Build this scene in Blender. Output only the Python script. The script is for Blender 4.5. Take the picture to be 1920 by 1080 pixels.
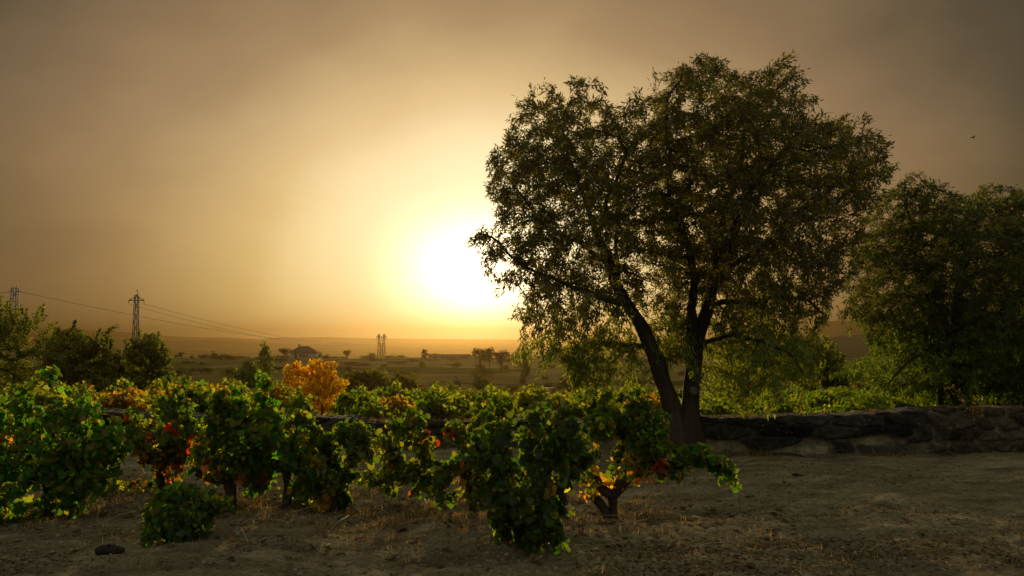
import bpy, math, random
import numpy as np
from mathutils import Vector, Matrix

R = math.radians
for o in list(bpy.data.objects):
    bpy.data.objects.remove(o, do_unlink=True)
sc = bpy.context.scene
COL = sc.collection

# ------------------------------------------------------------------ camera
EYE = np.array([0.0, 0.0, 1.6])
FPX = 1493.0                      # focal length in pixels of the 1920 wide photograph
PITCH = math.atan(97.0 / FPX)
cam_d = bpy.data.cameras.new('camera')
cam_d.sensor_width = 36.0
cam_d.lens = 36.0 * FPX / 1920.0
cam_d.clip_start = 0.05
cam_d.clip_end = 20000
cam = bpy.data.objects.new('camera', cam_d)
COL.objects.link(cam)
cam.location = EYE
cam.rotation_euler = (R(90) + PITCH, 0, 0)
sc.camera = cam

# ------------------------------------------------------------------ sun, sky, exposure
SUN_AZ = math.atan((882 - 960) / FPX)          # to the left of straight ahead
SUN_EL = R(7.0)
SUN = Vector((math.sin(SUN_AZ) * math.cos(SUN_EL), math.cos(SUN_AZ) * math.cos(SUN_EL), math.sin(SUN_EL)))
sl = bpy.data.lights.new('sun', 'SUN')
sl.energy = 4.6
sl.angle = R(0.6)
sl.color = (1.0, 0.74, 0.42)
so = bpy.data.objects.new('sun', sl)
COL.objects.link(so)
so.rotation_euler = SUN.to_track_quat('Z', 'Y').to_euler()

world = bpy.data.worlds.new('World')
sc.world = world
world.use_nodes = True
wn = world.node_tree
wn.nodes.clear()
def wnode(t, **kw):
    n = wn.nodes.new(t)
    for k, v in kw.items():
        setattr(n, k, v)
    return n
def wmath(op, a, b=None, c=None, clamp=False):
    n = wnode('ShaderNodeMath', operation=op, use_clamp=clamp)
    for i, v in enumerate((a, b, c)):
        if v is None: continue
        if isinstance(v, (int, float)): n.inputs[i].default_value = v
        else: wn.links.new(v, n.inputs[i])
    return n.outputs[0]
w_out = wnode('ShaderNodeOutputWorld')
w_bg = wnode('ShaderNodeBackground')
w_tc = wnode('ShaderNodeTexCoord')
w_sub = wnode('ShaderNodeVectorMath', operation='SUBTRACT')
wn.links.new(w_tc.outputs['Generated'], w_sub.inputs[0])
GLOW_AZ = math.atan((900 - 960) / FPX)
GLOW_EL = R(4.6)              # the dusty aureole sits a little below the sun itself
w_sub.inputs[1].default_value = (math.sin(GLOW_AZ) * math.cos(GLOW_EL), math.cos(GLOW_AZ) * math.cos(GLOW_EL), math.sin(GLOW_EL))
w_mul = wnode('ShaderNodeVectorMath', operation='MULTIPLY')
wn.links.new(w_sub.outputs[0], w_mul.inputs[0])
w_mul.inputs[1].default_value = (1.0, 1.0, 1.32)
w_len = wnode('ShaderNodeVectorMath', operation='LENGTH')
wn.links.new(w_mul.outputs[0], w_len.inputs[0])
# thin veils of cloud shift the glow a little
w_map = wnode('ShaderNodeMapping')
w_map.inputs['Scale'].default_value = (3.4, 3.4, 6.0)
wn.links.new(w_tc.outputs['Generated'], w_map.inputs[0])
w_noise = wnode('ShaderNodeTexNoise')
w_noise.inputs['Scale'].default_value = 1.6
w_noise.inputs['Detail'].default_value = 5
w_noise.inputs['Roughness'].default_value = 0.5
wn.links.new(w_map.outputs[0], w_noise.inputs['Vector'])
w_nz = wmath('MULTIPLY_ADD', w_noise.outputs['Fac'], 0.24, 0.87)
L_eff = wmath('MULTIPLY', w_len.outputs['Value'], w_nz)
w_ramp = wnode('ShaderNodeValToRGB')
cr = w_ramp.color_ramp
cr.interpolation = 'LINEAR'
stops = [(0.00, (1.0, .98, .84)), (0.11, (1.0, .96, .72)), (0.15, (1.0, .92, .64)), (0.19, (1.0, .87, .56)), (0.23, (.95, .76, .44)),
         (0.28, (.77, .56, .275)), (0.41, (.40, .262, .130)), (0.50, (.265, .172, .090)), (0.58, (.170, .116, .062)), (0.63, (.102, .077, .045)),
         (0.70, (.080, .059, .034)), (0.90, (.11, .09, .06)), (1.2, (.32, .30, .24)), (2.0, (.43, .42, .34))]
SPAN = 2.0
while len(cr.elements) < len(stops):
    cr.elements.new(0.5)
for e, (p, c) in zip(cr.elements, stops):
    e.position = p / SPAN
for e, (p, c) in zip(cr.elements, stops):
    e.color = (*c, 1)
wn.links.new(wmath('DIVIDE', L_eff, SPAN), w_ramp.inputs[0])
# low sky is more orange, its blue swallowed by dust
w_sep = wnode('ShaderNodeSeparateXYZ')
wn.links.new(w_tc.outputs['Generated'], w_sep.inputs[0])
elev = wmath('MULTIPLY', w_sep.outputs['Z'], 1 / 0.26, clamp=True)
w_low = wnode('ShaderNodeMix', data_type='RGBA', blend_type='MIX')
wn.links.new(elev, w_low.inputs['Factor'])
w_low.inputs[6].default_value = (.96, .88, .58, 1)
w_low.inputs[7].default_value = (1, 1, 1, 1)
w_tint = wnode('ShaderNodeMix', data_type='RGBA', blend_type='MULTIPLY')
w_tint.inputs['Factor'].default_value = 1
wn.links.new(w_ramp.outputs[0], w_tint.inputs[6])
wn.links.new(w_low.outputs[2], w_tint.inputs[7])
# the burnt out core round the sun
core = wmath('MULTIPLY', wmath('POWER', 2.718, wmath('MULTIPLY', wmath('POWER', wmath('DIVIDE', L_eff, 0.075), 2), -1)), 3.0)
w_core = wnode('ShaderNodeMix', data_type='RGBA', blend_type='ADD')
w_core.inputs['Factor'].default_value = 1
w_cc = wnode('ShaderNodeVectorMath', operation='SCALE')
w_cc.inputs[0].default_value = (1.0, .86, .55)
wn.links.new(core, w_cc.inputs['Scale'])
wn.links.new(w_tint.outputs[2], w_core.inputs[6])
wn.links.new(w_cc.outputs[0], w_core.inputs[7])
# the physical sky adds its share from overhead
w_sky = wnode('ShaderNodeTexSky', sky_type='NISHITA')
w_sky.sun_disc = False
w_sky.sun_elevation = SUN_EL
w_sky.sun_rotation = SUN_AZ
w_sky.dust_density = 6
w_sky.air_density = 1.2
w_nis = wnode('ShaderNodeVectorMath', operation='SCALE')
wn.links.new(w_sky.outputs[0], w_nis.inputs[0])
w_nis.inputs['Scale'].default_value = 0.0008
w_add = wnode('ShaderNodeMix', data_type='RGBA', blend_type='ADD')
w_add.inputs['Factor'].default_value = 1
wn.links.new(w_core.outputs[2], w_add.inputs[6])
wn.links.new(w_nis.outputs[0], w_add.inputs[7])
wn.links.new(w_add.outputs[2], w_bg.inputs['Color'])
w_bg.inputs['Strength'].default_value = 1.0
wn.links.new(w_bg.outputs[0], w_out.inputs['Surface'])

sc.view_settings.view_transform = 'Standard'
sc.view_settings.look = 'None'
sc.view_settings.exposure = 0.0
sc.view_settings.gamma = 1.0
sc.view_settings.use_curve_mapping = False
sc.render.engine = 'CYCLES'
cy = sc.cycles
cy.max_bounces = 8
cy.diffuse_bounces = 3
cy.glossy_bounces = 2
cy.transmission_bounces = 4
cy.volume_bounces = 0
cy.transparent_max_bounces = 8
cy.use_denoising = True
cy.caustics_reflective = False
cy.caustics_refractive = False

# ------------------------------------------------------------------ helpers
def ray(u, v):
    """world direction (unit depth along +Y is NOT implied) of a photo pixel"""
    x, y, z = u - 960.0, FPX, 540.0 - v
    c, s = math.cos(PITCH), math.sin(PITCH)
    return np.array([x, y * c - z * s, y * s + z * c])
def at(u, v, Y):
    d = ray(u, v)
    return EYE + d * (Y / d[1])
def on_ground(u, v, z=0.0):
    d = ray(u, v)
    return EYE + d * ((z - EYE[2]) / d[2])
def project(P):
    P = np.atleast_2d(P) - EYE
    c, s = math.cos(PITCH), math.sin(PITCH)
    yy = P[:, 1] * c + P[:, 2] * s
    zz = -P[:, 1] * s + P[:, 2] * c
    return 960 + P[:, 0] / yy * FPX, 540 - zz / yy * FPX

def _hash(ix, iy, iz, seed):
    n = (ix.astype(np.int64) * 374761393 + iy.astype(np.int64) * 668265263 + iz.astype(np.int64) * 1442695041 + seed * 974634777) & 0xffffffff
    n = ((n ^ (n >> 13)) * 1274126177) & 0xffffffff
    n = n ^ (n >> 16)
    return (n & 0xffff) / 65535.0
def vnoise(P, seed=0):
    P = np.asarray(P, float)
    i = np.floor(P); f = P - i
    f = f * f * (3 - 2 * f)
    i = i.astype(np.int64)
    r = 0
    for a in (0, 1):
        for b in (0, 1):
            for c in (0, 1):
                w = (f[:, 0] if a else 1 - f[:, 0]) * (f[:, 1] if b else 1 - f[:, 1]) * (f[:, 2] if c else 1 - f[:, 2])
                r = r + w * _hash(i[:, 0] + a, i[:, 1] + b, i[:, 2] + c, seed)
    return r
def fbm(P, octaves=4, seed=0, gain=0.5):
    P = np.asarray(P, float)
    r = 0; a = 1; t = 0
    for k in range(octaves):
        r = r + a * vnoise(P * (2 ** k) + 17.3 * k, seed + k)
        t += a; a *= gain
    return r / t - 0.5
def unit(v):
    return v / np.maximum(np.linalg.norm(v, axis=-1, keepdims=True), 1e-9)

def mesh_obj(name, verts, faces, mat=None, parent=None, col=None, smooth=True, loc=None):
    """faces: list of int arrays (k, n): all polygons of one size per array"""
    me = bpy.data.meshes.new(name)
    verts = np.asarray(verts, np.float32)
    if loc is not None:
        verts = verts - np.asarray(loc, np.float32)
    faces = [np.asarray(f, np.int32) for f in faces if len(f)]
    me.vertices.add(len(verts))
    me.vertices.foreach_set('co', verts.ravel())
    li = np.concatenate([f.ravel() for f in faces])
    starts = []; s = 0
    for f in faces:
        starts.append(s + np.arange(len(f)) * f.shape[1]); s += f.size
    starts = np.concatenate(starts).astype(np.int32)
    me.loops.add(len(li)); me.loops.foreach_set('vertex_index', li)
    me.polygons.add(len(starts)); me.polygons.foreach_set('loop_start', starts)
    if smooth:
        me.polygons.foreach_set('use_smooth', np.ones(len(starts), bool))
    me.update(calc_edges=True)
    me.validate()
    if col is not None:
        a = me.attributes.new('leafcol', 'FLOAT_COLOR', 'POINT')
        c = np.ones((len(verts), 4), np.float32); c[:, :3] = col
        a.data.foreach_set('color', c.ravel())
    o = bpy.data.objects.new(name, me)
    COL.objects.link(o)
    if mat: me.materials.append(mat)
    if parent is not None: o.parent = parent
    if loc is not None and parent is None: o.location = loc
    return o
def empty(name, loc, label=None, cat=None, group=None):
    o = bpy.data.objects.new(name, None)
    COL.objects.link(o)
    o.location = Vector([float(c) for c in loc])
    o.empty_display_size = 0.2
    tag(o, label, cat, group)
    return o
def tag(o, label=None, cat=None, group=None, kind=None):
    if label: o['label'] = label
    if cat: o['category'] = cat
    if group: o['group'] = group
    if kind: o['kind'] = kind
    return o
def copy_tree(o, parent=None):
    c = o.copy(); COL.objects.link(c)
    if parent is not None: c.parent = parent
    for ch in o.children: copy_tree(ch, c)
    return c

class Geo:
    """collects tubes, boxes and polygons into one mesh"""
    def __init__(s): s.v = []; s.q = []; s.t = []; s.n = 0
    def add(s, v, q=None, t=None):
        v = np.asarray(v, float)
        if q is not None and len(q): s.q.append(np.asarray(q) + s.n)
        if t is not None and len(t): s.t.append(np.asarray(t) + s.n)
        s.v.append(v); s.n += len(v)
    def tube(s, P, r, k=6, flute=0.0, seed=0, cap=True):
        P = np.asarray(P, float); n = len(P)
        if n < 2: return
        r = np.broadcast_to(np.asarray(r, float), (n,))
        T = unit(np.gradient(P, axis=0))
        ref = np.array([0.31, 0.87, 0.21]) if abs(T[0][2]) > .8 else np.array([0, 0, 1.0])
        u = unit(np.cross(T[0], ref)[None])[0]
        rings = []
        ang = np.arange(k) * 2 * math.pi / k
        for i in range(n):
            u = u - T[i] * np.dot(u, T[i]); u = u / max(np.linalg.norm(u), 1e-9)
            w = np.cross(T[i], u)
            rr = r[i] * np.ones(k)
            if flute:
                q = np.stack([np.cos(ang) * 1.3 + seed, np.sin(ang) * 1.3, np.full(k, np.linalg.norm(P[i] - P[0]) * 1.6)], 1)
                rr = rr * (1 + flute * 2 * fbm(q, 3, seed))
            rings.append(P[i] + np.outer(np.cos(ang) * rr, u) + np.outer(np.sin(ang) * rr, w))
        V = np.concatenate(rings)
        a = np.arange(n - 1)[:, None] * k; j = np.arange(k)[None]
        q = np.stack([a + j, a + (j + 1) % k, a + k + (j + 1) % k, a + k + j], -1).reshape(-1, 4)
        t = []
        if cap:
            V = np.vstack([V, P[:1], P[-1:]])
            b = n * k
            for x in range(k):
                t.append((b, (x + 1) % k, x)); t.append((b + 1, (n - 1) * k + x, (n - 1) * k + (x + 1) % k))
        s.add(V, q, t)
    def bar(s, a, b, r, k=4): s.tube([a, b], r, k)
    def box(s, c, d, M=None):
        c = np.asarray(c, float); d = np.asarray(d, float) / 2
        V = np.array([[x, y, z] for x in (-1, 1) for y in (-1, 1) for z in (-1, 1)], float) * d
        if M is not None: V = V @ np.asarray(M).T
        s.add(V + c, [(0, 1, 3, 2), (4, 6, 7, 5), (0, 4, 5, 1), (2, 3, 7, 6), (0, 2, 6, 4), (1, 5, 7, 3)])
    def build(s, name, mat, parent=None, loc=None, smooth=True, col=None):
        return mesh_obj(name, np.concatenate(s.v), [np.concatenate(x) for x in (s.q, s.t) if x], mat, parent, col, smooth, loc)

# ------------------------------------------------------------------ materials
def newmat(name):
    m = bpy.data.materials.new(name); m.use_nodes = True
    nt = m.node_tree; nt.nodes.clear()
    return m, nt
def N(nt, t, **kw):
    n = nt.nodes.new(t)
    for k, v in kw.items(): setattr(n, k, v)
    return n
def noise(nt, vec, scale, detail=6, rough=.6):
    n = N(nt, 'ShaderNodeTexNoise'); n.inputs['Scale'].default_value = scale
    n.inputs['Detail'].default_value = detail; n.inputs['Roughness'].default_value = rough
    nt.links.new(vec, n.inputs['Vector']); return n.outputs['Fac']
def ramp(nt, fac, stops):
    n = N(nt, 'ShaderNodeValToRGB')
    while len(n.color_ramp.elements) < len(stops): n.color_ramp.elements.new(.5)
    for e, (p, c) in zip(n.color_ramp.elements, stops): e.position = p
    for e, (p, c) in zip(n.color_ramp.elements, stops): e.color = (*c, 1) if not isinstance(c, (int, float)) else (c, c, c, 1)
    nt.links.new(fac, n.inputs[0]); return n.outputs[0]
def mixc(nt, f, a, b, mode='MIX'):
    n = N(nt, 'ShaderNodeMix', data_type='RGBA', blend_type=mode)
    for s, v in ((n.inputs[0], f), (n.inputs[6], a), (n.inputs[7], b)):
        if isinstance(v, (int, float)): s.default_value = v
        elif isinstance(v, tuple): s.default_value = (*v, 1)
        else: nt.links.new(v, s)
    return n.outputs[2]
def bump(nt, h, strength, dist):
    n = N(nt, 'ShaderNodeBump'); n.inputs['Strength'].default_value = strength; n.inputs['Distance'].default_value = dist
    nt.links.new(h, n.inputs['Height']); return n.outputs[0]
def surf(nt, color, rough=.9, normal=None, spec=.2):
    b = N(nt, 'ShaderNodeBsdfPrincipled'); o = N(nt, 'ShaderNodeOutputMaterial')
    if isinstance(color, tuple): b.inputs['Base Color'].default_value = (*color, 1)
    else: nt.links.new(color, b.inputs['Base Color'])
    b.inputs['Roughness'].default_value = rough
    b.inputs['Specular IOR Level'].default_value = spec
    if normal is not None: nt.links.new(normal, b.inputs['Normal'])
    nt.links.new(b.outputs[0], o.inputs['Surface']); return b
def pos(nt):
    return N(nt, 'ShaderNodeNewGeometry').outputs['Position']
def objc(nt):
    return N(nt, 'ShaderNodeTexCoord').outputs['Object']

def leaf_mat(name, trans=.45, tint=(1.5, 1.45, .55), gloss=.05, rough=.45):
    m, nt = newmat(name)
    at_ = N(nt, 'ShaderNodeAttribute', attribute_name='leafcol')
    base = at_.outputs['Color']
    n = noise(nt, objc(nt), 60, 2)
    base = mixc(nt, .5, base, ramp(nt, n, [(.3, .55), (.7, 1.3)]), 'MULTIPLY')
    d = N(nt, 'ShaderNodeBsdfDiffuse'); nt.links.new(base, d.inputs['Color'])
    t = N(nt, 'ShaderNodeBsdfTranslucent'); nt.links.new(mixc(nt, 1.0, base, tint, 'MULTIPLY'), t.inputs['Color'])
    g = N(nt, 'ShaderNodeBsdfGlossy'); g.inputs['Roughness'].default_value = rough
    a = N(nt, 'ShaderNodeMixShader'); a.inputs[0].default_value = trans
    nt.links.new(d.outputs[0], a.inputs[1]); nt.links.new(t.outputs[0], a.inputs[2])
    b = N(nt, 'ShaderNodeMixShader'); b.inputs[0].default_value = gloss
    nt.links.new(a.outputs[0], b.inputs[1]); nt.links.new(g.outputs[0], b.inputs[2])
    o = N(nt, 'ShaderNodeOutputMaterial'); nt.links.new(b.outputs[0], o.inputs['Surface'])
    return m
M_ALMOND = leaf_mat('almond_leaf', .48, (2.5, 2.35, .45), .02)
M_VINE = leaf_mat('vine_leaf', .6, (3.9, 3.5, .6), .01)
M_SHRUB = leaf_mat('shrub_leaf', .45, (2.2, 2.3, .5), .01, .6)
M_GRASS = leaf_mat('dry_grass', .4, (1.1, 1.0, .7), .0)

def bark_mat(name, a, b, scale=14):
    m, nt = newmat(name)
    mp = N(nt, 'ShaderNodeMapping'); mp.inputs['Scale'].default_value = (1, 1, .22)
    nt.links.new(objc(nt), mp.inputs[0])
    n1 = noise(nt, mp.outputs[0], scale, 8, .65); n2 = noise(nt, objc(nt), 3, 4)
    c = mixc(nt, n2, ramp(nt, n1, [(.3, a), (.62, b)]), tuple(x * .7 for x in a), 'MIX')
    surf(nt, c, .95, bump(nt, n1, .9, .03)); return m
M_BARK = bark_mat('almond_bark', (.030, .022, .015), (.095, .072, .050))
M_VBARK = bark_mat('vine_bark', (.028, .021, .015), (.09, .065, .045), 30)

m, nt = newmat('pale_cut_wood')
surf(nt, ramp(nt, noise(nt, objc(nt), 25, 5), [(.3, (.06, .05, .04)), (.7, (.17, .145, .115))]), .9); M_SCAR = m

def ground_mat():
    m, nt = newmat('dry_soil')
    p = pos(nt)
    big = noise(nt, p, .55, 5, .55); mid = noise(nt, p, 2.6, 8, .68); fine = noise(nt, p, 22, 8, .72); grit = noise(nt, p, 120, 4, .7)
    st = N(nt, 'ShaderNodeMapping'); st.inputs['Scale'].default_value = (.55, 1.5, 1); nt.links.new(p, st.inputs[0])
    mid = noise(nt, st.outputs[0], 2.2, 9, .7)
    near = ramp(nt, mid, [(.28, (.06, .051, .033)), (.42, (.175, .145, .082)), (.56, (.285, .24, .142)), (.72, (.43, .37, .225))])
    near = mixc(nt, .75, near, ramp(nt, fine, [(.34, .30), (.50, 1.0), (.70, 1.45)]), 'MULTIPLY')
    near = mixc(nt, .7, near, ramp(nt, grit, [(.32, .5), (.6, 1.15)]), 'MULTIPLY')
    near = mixc(nt, ramp(nt, big, [(.45, 0.0), (.68, .6)]), near, (.12, .115, .062))
    # field mosaic of the valley
    mp = N(nt, 'ShaderNodeMapping'); mp.inputs['Scale'].default_value = (.016, .034, 0); mp.inputs['Rotation'].default_value = (0, 0, R(12))
    nt.links.new(p, mp.inputs[0])
    vo = N(nt, 'ShaderNodeTexVoronoi'); vo.inputs['Scale'].default_value = 1.0; nt.links.new(mp.outputs[0], vo.inputs['Vector'])
    sepc = N(nt, 'ShaderNodeSeparateColor'); nt.links.new(vo.outputs['Color'], sepc.inputs[0])
    far = ramp(nt, sepc.outputs[0], [(.0, (.065, .062, .018)), (.25, (.14, .11, .04)), (.45, (.045, .055, .014)), (.6, (.10, .105, .03)), (.8, (.20, .15, .065)), (1, (.08, .08, .024))])
    far = mixc(nt, .8, far, ramp(nt, noise(nt, p, .09, 8, .7), [(.3, .4), (.7, 1.4)]), 'MULTIPLY')
    sx = N(nt, 'ShaderNodeSeparateXYZ'); nt.links.new(p, sx.inputs[0])
    mr = N(nt, 'ShaderNodeMapRange'); mr.inputs[1].default_value = 34; mr.inputs[2].default_value = 60
    nt.links.new(sx.outputs['Y'], mr.inputs[0])
    col = mixc(nt, mr.outputs[0], near, far)
    hh = N(nt, 'ShaderNodeMath', operation='ADD'); nt.links.new(fine, hh.inputs[0]); nt.links.new(mid, hh.inputs[1])
    h2 = N(nt, 'ShaderNodeMath', operation='MULTIPLY_ADD'); nt.links.new(grit, h2.inputs[0]); h2.inputs[1].default_value = .25; nt.links.new(hh.outputs[0], h2.inputs[2])
    fade = N(nt, 'ShaderNodeMapRange'); fade.inputs[1].default_value = 6; fade.inputs[2].default_value = 30; fade.inputs[3].default_value = 1.0; fade.inputs[4].default_value = 0
    nt.links.new(sx.outputs['Y'], fade.inputs[0])
    bp = N(nt, 'ShaderNodeBump'); bp.inputs['Distance'].default_value = .05
    nt.links.new(fade.outputs[0], bp.inputs['Strength']); nt.links.new(h2.outputs[0], bp.inputs['Height'])
    d = N(nt, 'ShaderNodeBsdfDiffuse'); nt.links.new(col, d.inputs['Color']); nt.links.new(bp.outputs[0], d.inputs['Normal'])
    o = N(nt, 'ShaderNodeOutputMaterial'); nt.links.new(d.outputs[0], o.inputs['Surface'])
    return m
M_GROUND = ground_mat()
m, nt = newmat('far_hill')
d = N(nt, 'ShaderNodeBsdfDiffuse'); nt.links.new(ramp(nt, noise(nt, pos(nt), .006, 8, .65), [(.35, (.06, .048, .02)), (.65, (.16, .115, .05))]), d.inputs['Color'])
o = N(nt, 'ShaderNodeOutputMaterial'); nt.links.new(d.outputs[0], o.inputs['Surface']); M_HILL = m

def stone_mat():
    m, nt = newmat('lichened_stone')
    p = pos(nt)
    a_ = N(nt, 'ShaderNodeAttribute', attribute_name='leafcol')
    n1 = noise(nt, p, 7, 8, .7); n2 = noise(nt, p, 38, 6, .72); n3 = noise(nt, p, 95, 4, .7)
    c = mixc(nt, .85, a_.outputs['Color'], ramp(nt, n1, [(.3, .5), (.55, 1.0), (.75, 1.7)]), 'MULTIPLY')
    c = mixc(nt, .8, c, ramp(nt, n2, [(.3, .45), (.7, 1.5)]), 'MULTIPLY')
    c = mixc(nt, ramp(nt, n2, [(.60, 0.0), (.66, .85)]), c, (.34, .34, .30))
    c = mixc(nt, ramp(nt, noise(nt, p, 12, 5, .6), [(.62, 0.0), (.7, .55)]), c, (.09, .078, .03))
    h = N(nt, 'ShaderNodeMath', operation='ADD'); nt.links.new(n2, h.inputs[0]); nt.links.new(n3, h.inputs[1])
    surf(nt, c, .95, bump(nt, h.outputs[0], 1.0, .03), .1); return m
M_STONE = stone_mat()
def plain(name, a, b, scale=8, rough=.8, metal=0):
    m, nt = newmat(name)
    bs = surf(nt, ramp(nt, noise(nt, objc(nt), scale, 5), [(.3, a), (.7, b)]), rough)
    bs.inputs['Metallic'].default_value = metal; return m
M_PLASTER = plain('white_plaster', (.24, .21, .16), (.33, .29, .22), 1)
M_ROOF = plain('clay_tile', (.045, .03, .02), (.075, .05, .033), 2, .95)
M_STEEL = plain('galvanised_steel', (.10, .10, .10), (.2, .19, .18), 2, .6)
M_WIRE = plain('bare_wire', (.03, .03, .03), (.05, .05, .05), 2, .6)
M_GLASS = plain('dark_pane', (.02, .02, .02), (.04, .04, .04), 2, .2)
M_CLOD = plain('dark_earth', (.012, .010, .008), (.03, .024, .018), 20, 1)
M_HUT = plain('rubble_stone', (.15, .12, .08), (.28, .22, .15), 3, 1)
M_BIRD = plain('dark_feather', (.02, .016, .012), (.035, .03, .022), 20, .9)

# ------------------------------------------------------------------ terrain
_pr_y = [-1e5, 12.6, 14, 20, 30, 60, 100, 200, 300, 340, 500, 800, 1500, 3500, 4300, 1e5]
_pr_z = [0, 0, -.04, -.40, -1.1, -3.0, -4.4, -5.2, -5.4, -6.2, -15, -22, -25, -10, -9, -9]
def zmacro(x, y):
    x = np.asarray(x, float); y = np.asarray(y, float)
    z = np.interp(y, _pr_y, _pr_z)
    w = np.clip((y - 12) / 10, 0, 1) * np.clip(1 - (y - 100) / 300, 0, 1)
    return z + w * (np.clip(-x, 0, 40) * 0.014 + np.clip(x - 1.5, 0, 16) * .032)
def zground(x, y):
    x = np.atleast_1d(np.asarray(x, float)); y = np.atleast_1d(np.asarray(y, float))
    z = zmacro(x, y)
    P = np.stack([x, y, np.zeros_like(x)], 1)
    r = np.hypot(x, y)
    near = np.clip(1.3 - r / 40, .0, 1)
    z = z + near * (fbm(P * .55, 3, 3) * .18 + fbm(P * 2.1, 5, 5, .55) * .12 + np.abs(fbm(P * 7, 4, 9)) * .075)
    far = np.clip((r - 40) / 100, 0, 1) * np.clip(1 - (r - 1500) / 1500, .15, 1)
    z = z + far * fbm(P * .012, 4, 21) * 3.0
    return z
def zg(x, y): return float(zground([x], [y])[0])

az = np.concatenate([np.arange(-44, 44.01, .17), np.arange(47, 314, 3)])
az = np.radians(az)
rr = np.concatenate([np.linspace(.6, 3, 8)[:-1], np.exp(np.arange(math.log(3), math.log(15), .0075)), np.exp(np.arange(math.log(15), math.log(4200), .032)), [4200]])
A, RR = np.meshgrid(az, rr)
gx = (np.sin(A) * RR).ravel(); gy = (np.cos(A) * RR).ravel()
gv = np.stack([gx, gy, zground(gx, gy)], 1)
na, nr = len(az), len(rr)
i = np.arange(nr - 1)[:, None] * na; j = np.arange(na)[None]
gq = np.stack([i + j, i + na + j, i + na + (j + 1) % na, i + (j + 1) % na], -1).reshape(-1, 4)
gv = np.vstack([gv, [[0, 0, zg(0, 0)]]])
gt = np.stack([np.full(na, len(gv) - 1), np.arange(na), (np.arange(na) + 1) % na], 1)
g = mesh_obj('ground', gv, [gq, gt], M_GROUND)
tag(g, kind='structure')

def hill(name, Y, us, vs, depth, seed, rough=4):
    """a ridge standing at distance Y whose crest follows heights read at pixel columns"""
    u = np.linspace(us[0], us[-1], 220)
    v = np.interp(u, us, vs)
    crest = np.array([at(a, b, Y) for a, b in zip(u, v)])
    rows = []
    for k, (dy, f) in enumerate([(-1.0, 0), (-.75, .12), (-.5, .35), (-.25, .72), (-.1, .93), (0, 1), (.2, .9), (.6, .4), (1, 0)]):
        P = crest.copy(); P[:, 1] += dy * depth
        base = -27.0
        P[:, 2] = base + (crest[:, 2] - base) * f
        P[:, 2] += fbm(np.stack([P[:, 0] / depth * 6, P[:, 1] / depth * 6, np.zeros(len(P))], 1), 4, seed) * rough * (1 if 0 < f < 1 else .25)
        rows.append(P)
    V = np.concatenate(rows); n = len(u)
    a = np.arange(len(rows) - 1)[:, None] * n; b = np.arange(n - 1)[None]
    q = np.stack([a + b, a + b + 1, a + n + b + 1, a + n + b], -1).reshape(-1, 4)
    return tag(mesh_obj(name, V, [q], M_HILL), kind='structure')
hill('hills', 3700, [-500, 0, 60, 150, 230, 300, 350, 430, 480, 520, 600, 700, 850, 1000, 1200, 1500, 2400],
     [618, 622, 617, 618, 622, 629, 632, 633, 636, 633, 632, 634, 636, 637, 636, 634, 628], 420, 4, 5)
hill('hills', 2500, [-500, 0, 150, 300, 420, 470, 560, 640, 760, 860, 1000], [634, 638, 632, 640, 637, 641, 646, 644, 648, 650, 660], 300, 9, 5)
hill('hills', 2700, [1380, 1480, 1530, 1545, 1580, 1620, 1680, 1800, 2100, 2400], [650, 640, 612, 604, 601, 603, 607, 616, 625, 630], 200, 14, 3)
hill('hills', 520, [1250, 1450, 1530, 1600, 1700, 1900, 2300], [668, 650, 634, 628, 626, 622, 618], 130, 19, 2)

# ------------------------------------------------------------------ the dusty evening air
hz = Geo(); hz.box((0, 0, 13), (8700, 8700, 100))
m, nt = newmat('dusty_air')
vp = N(nt, 'ShaderNodeVolumePrincipled')
vp.inputs['Color'].default_value = (.118, .078, .027, 1)
vp.inputs['Density'].default_value = .00045
vp.inputs['Anisotropy'].default_value = .83
o_ = N(nt, 'ShaderNodeOutputMaterial'); nt.links.new(vp.outputs[0], o_.inputs['Volume'])
haze = hz.build('haze', m, smooth=False); tag(haze, kind='stuff')

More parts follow.
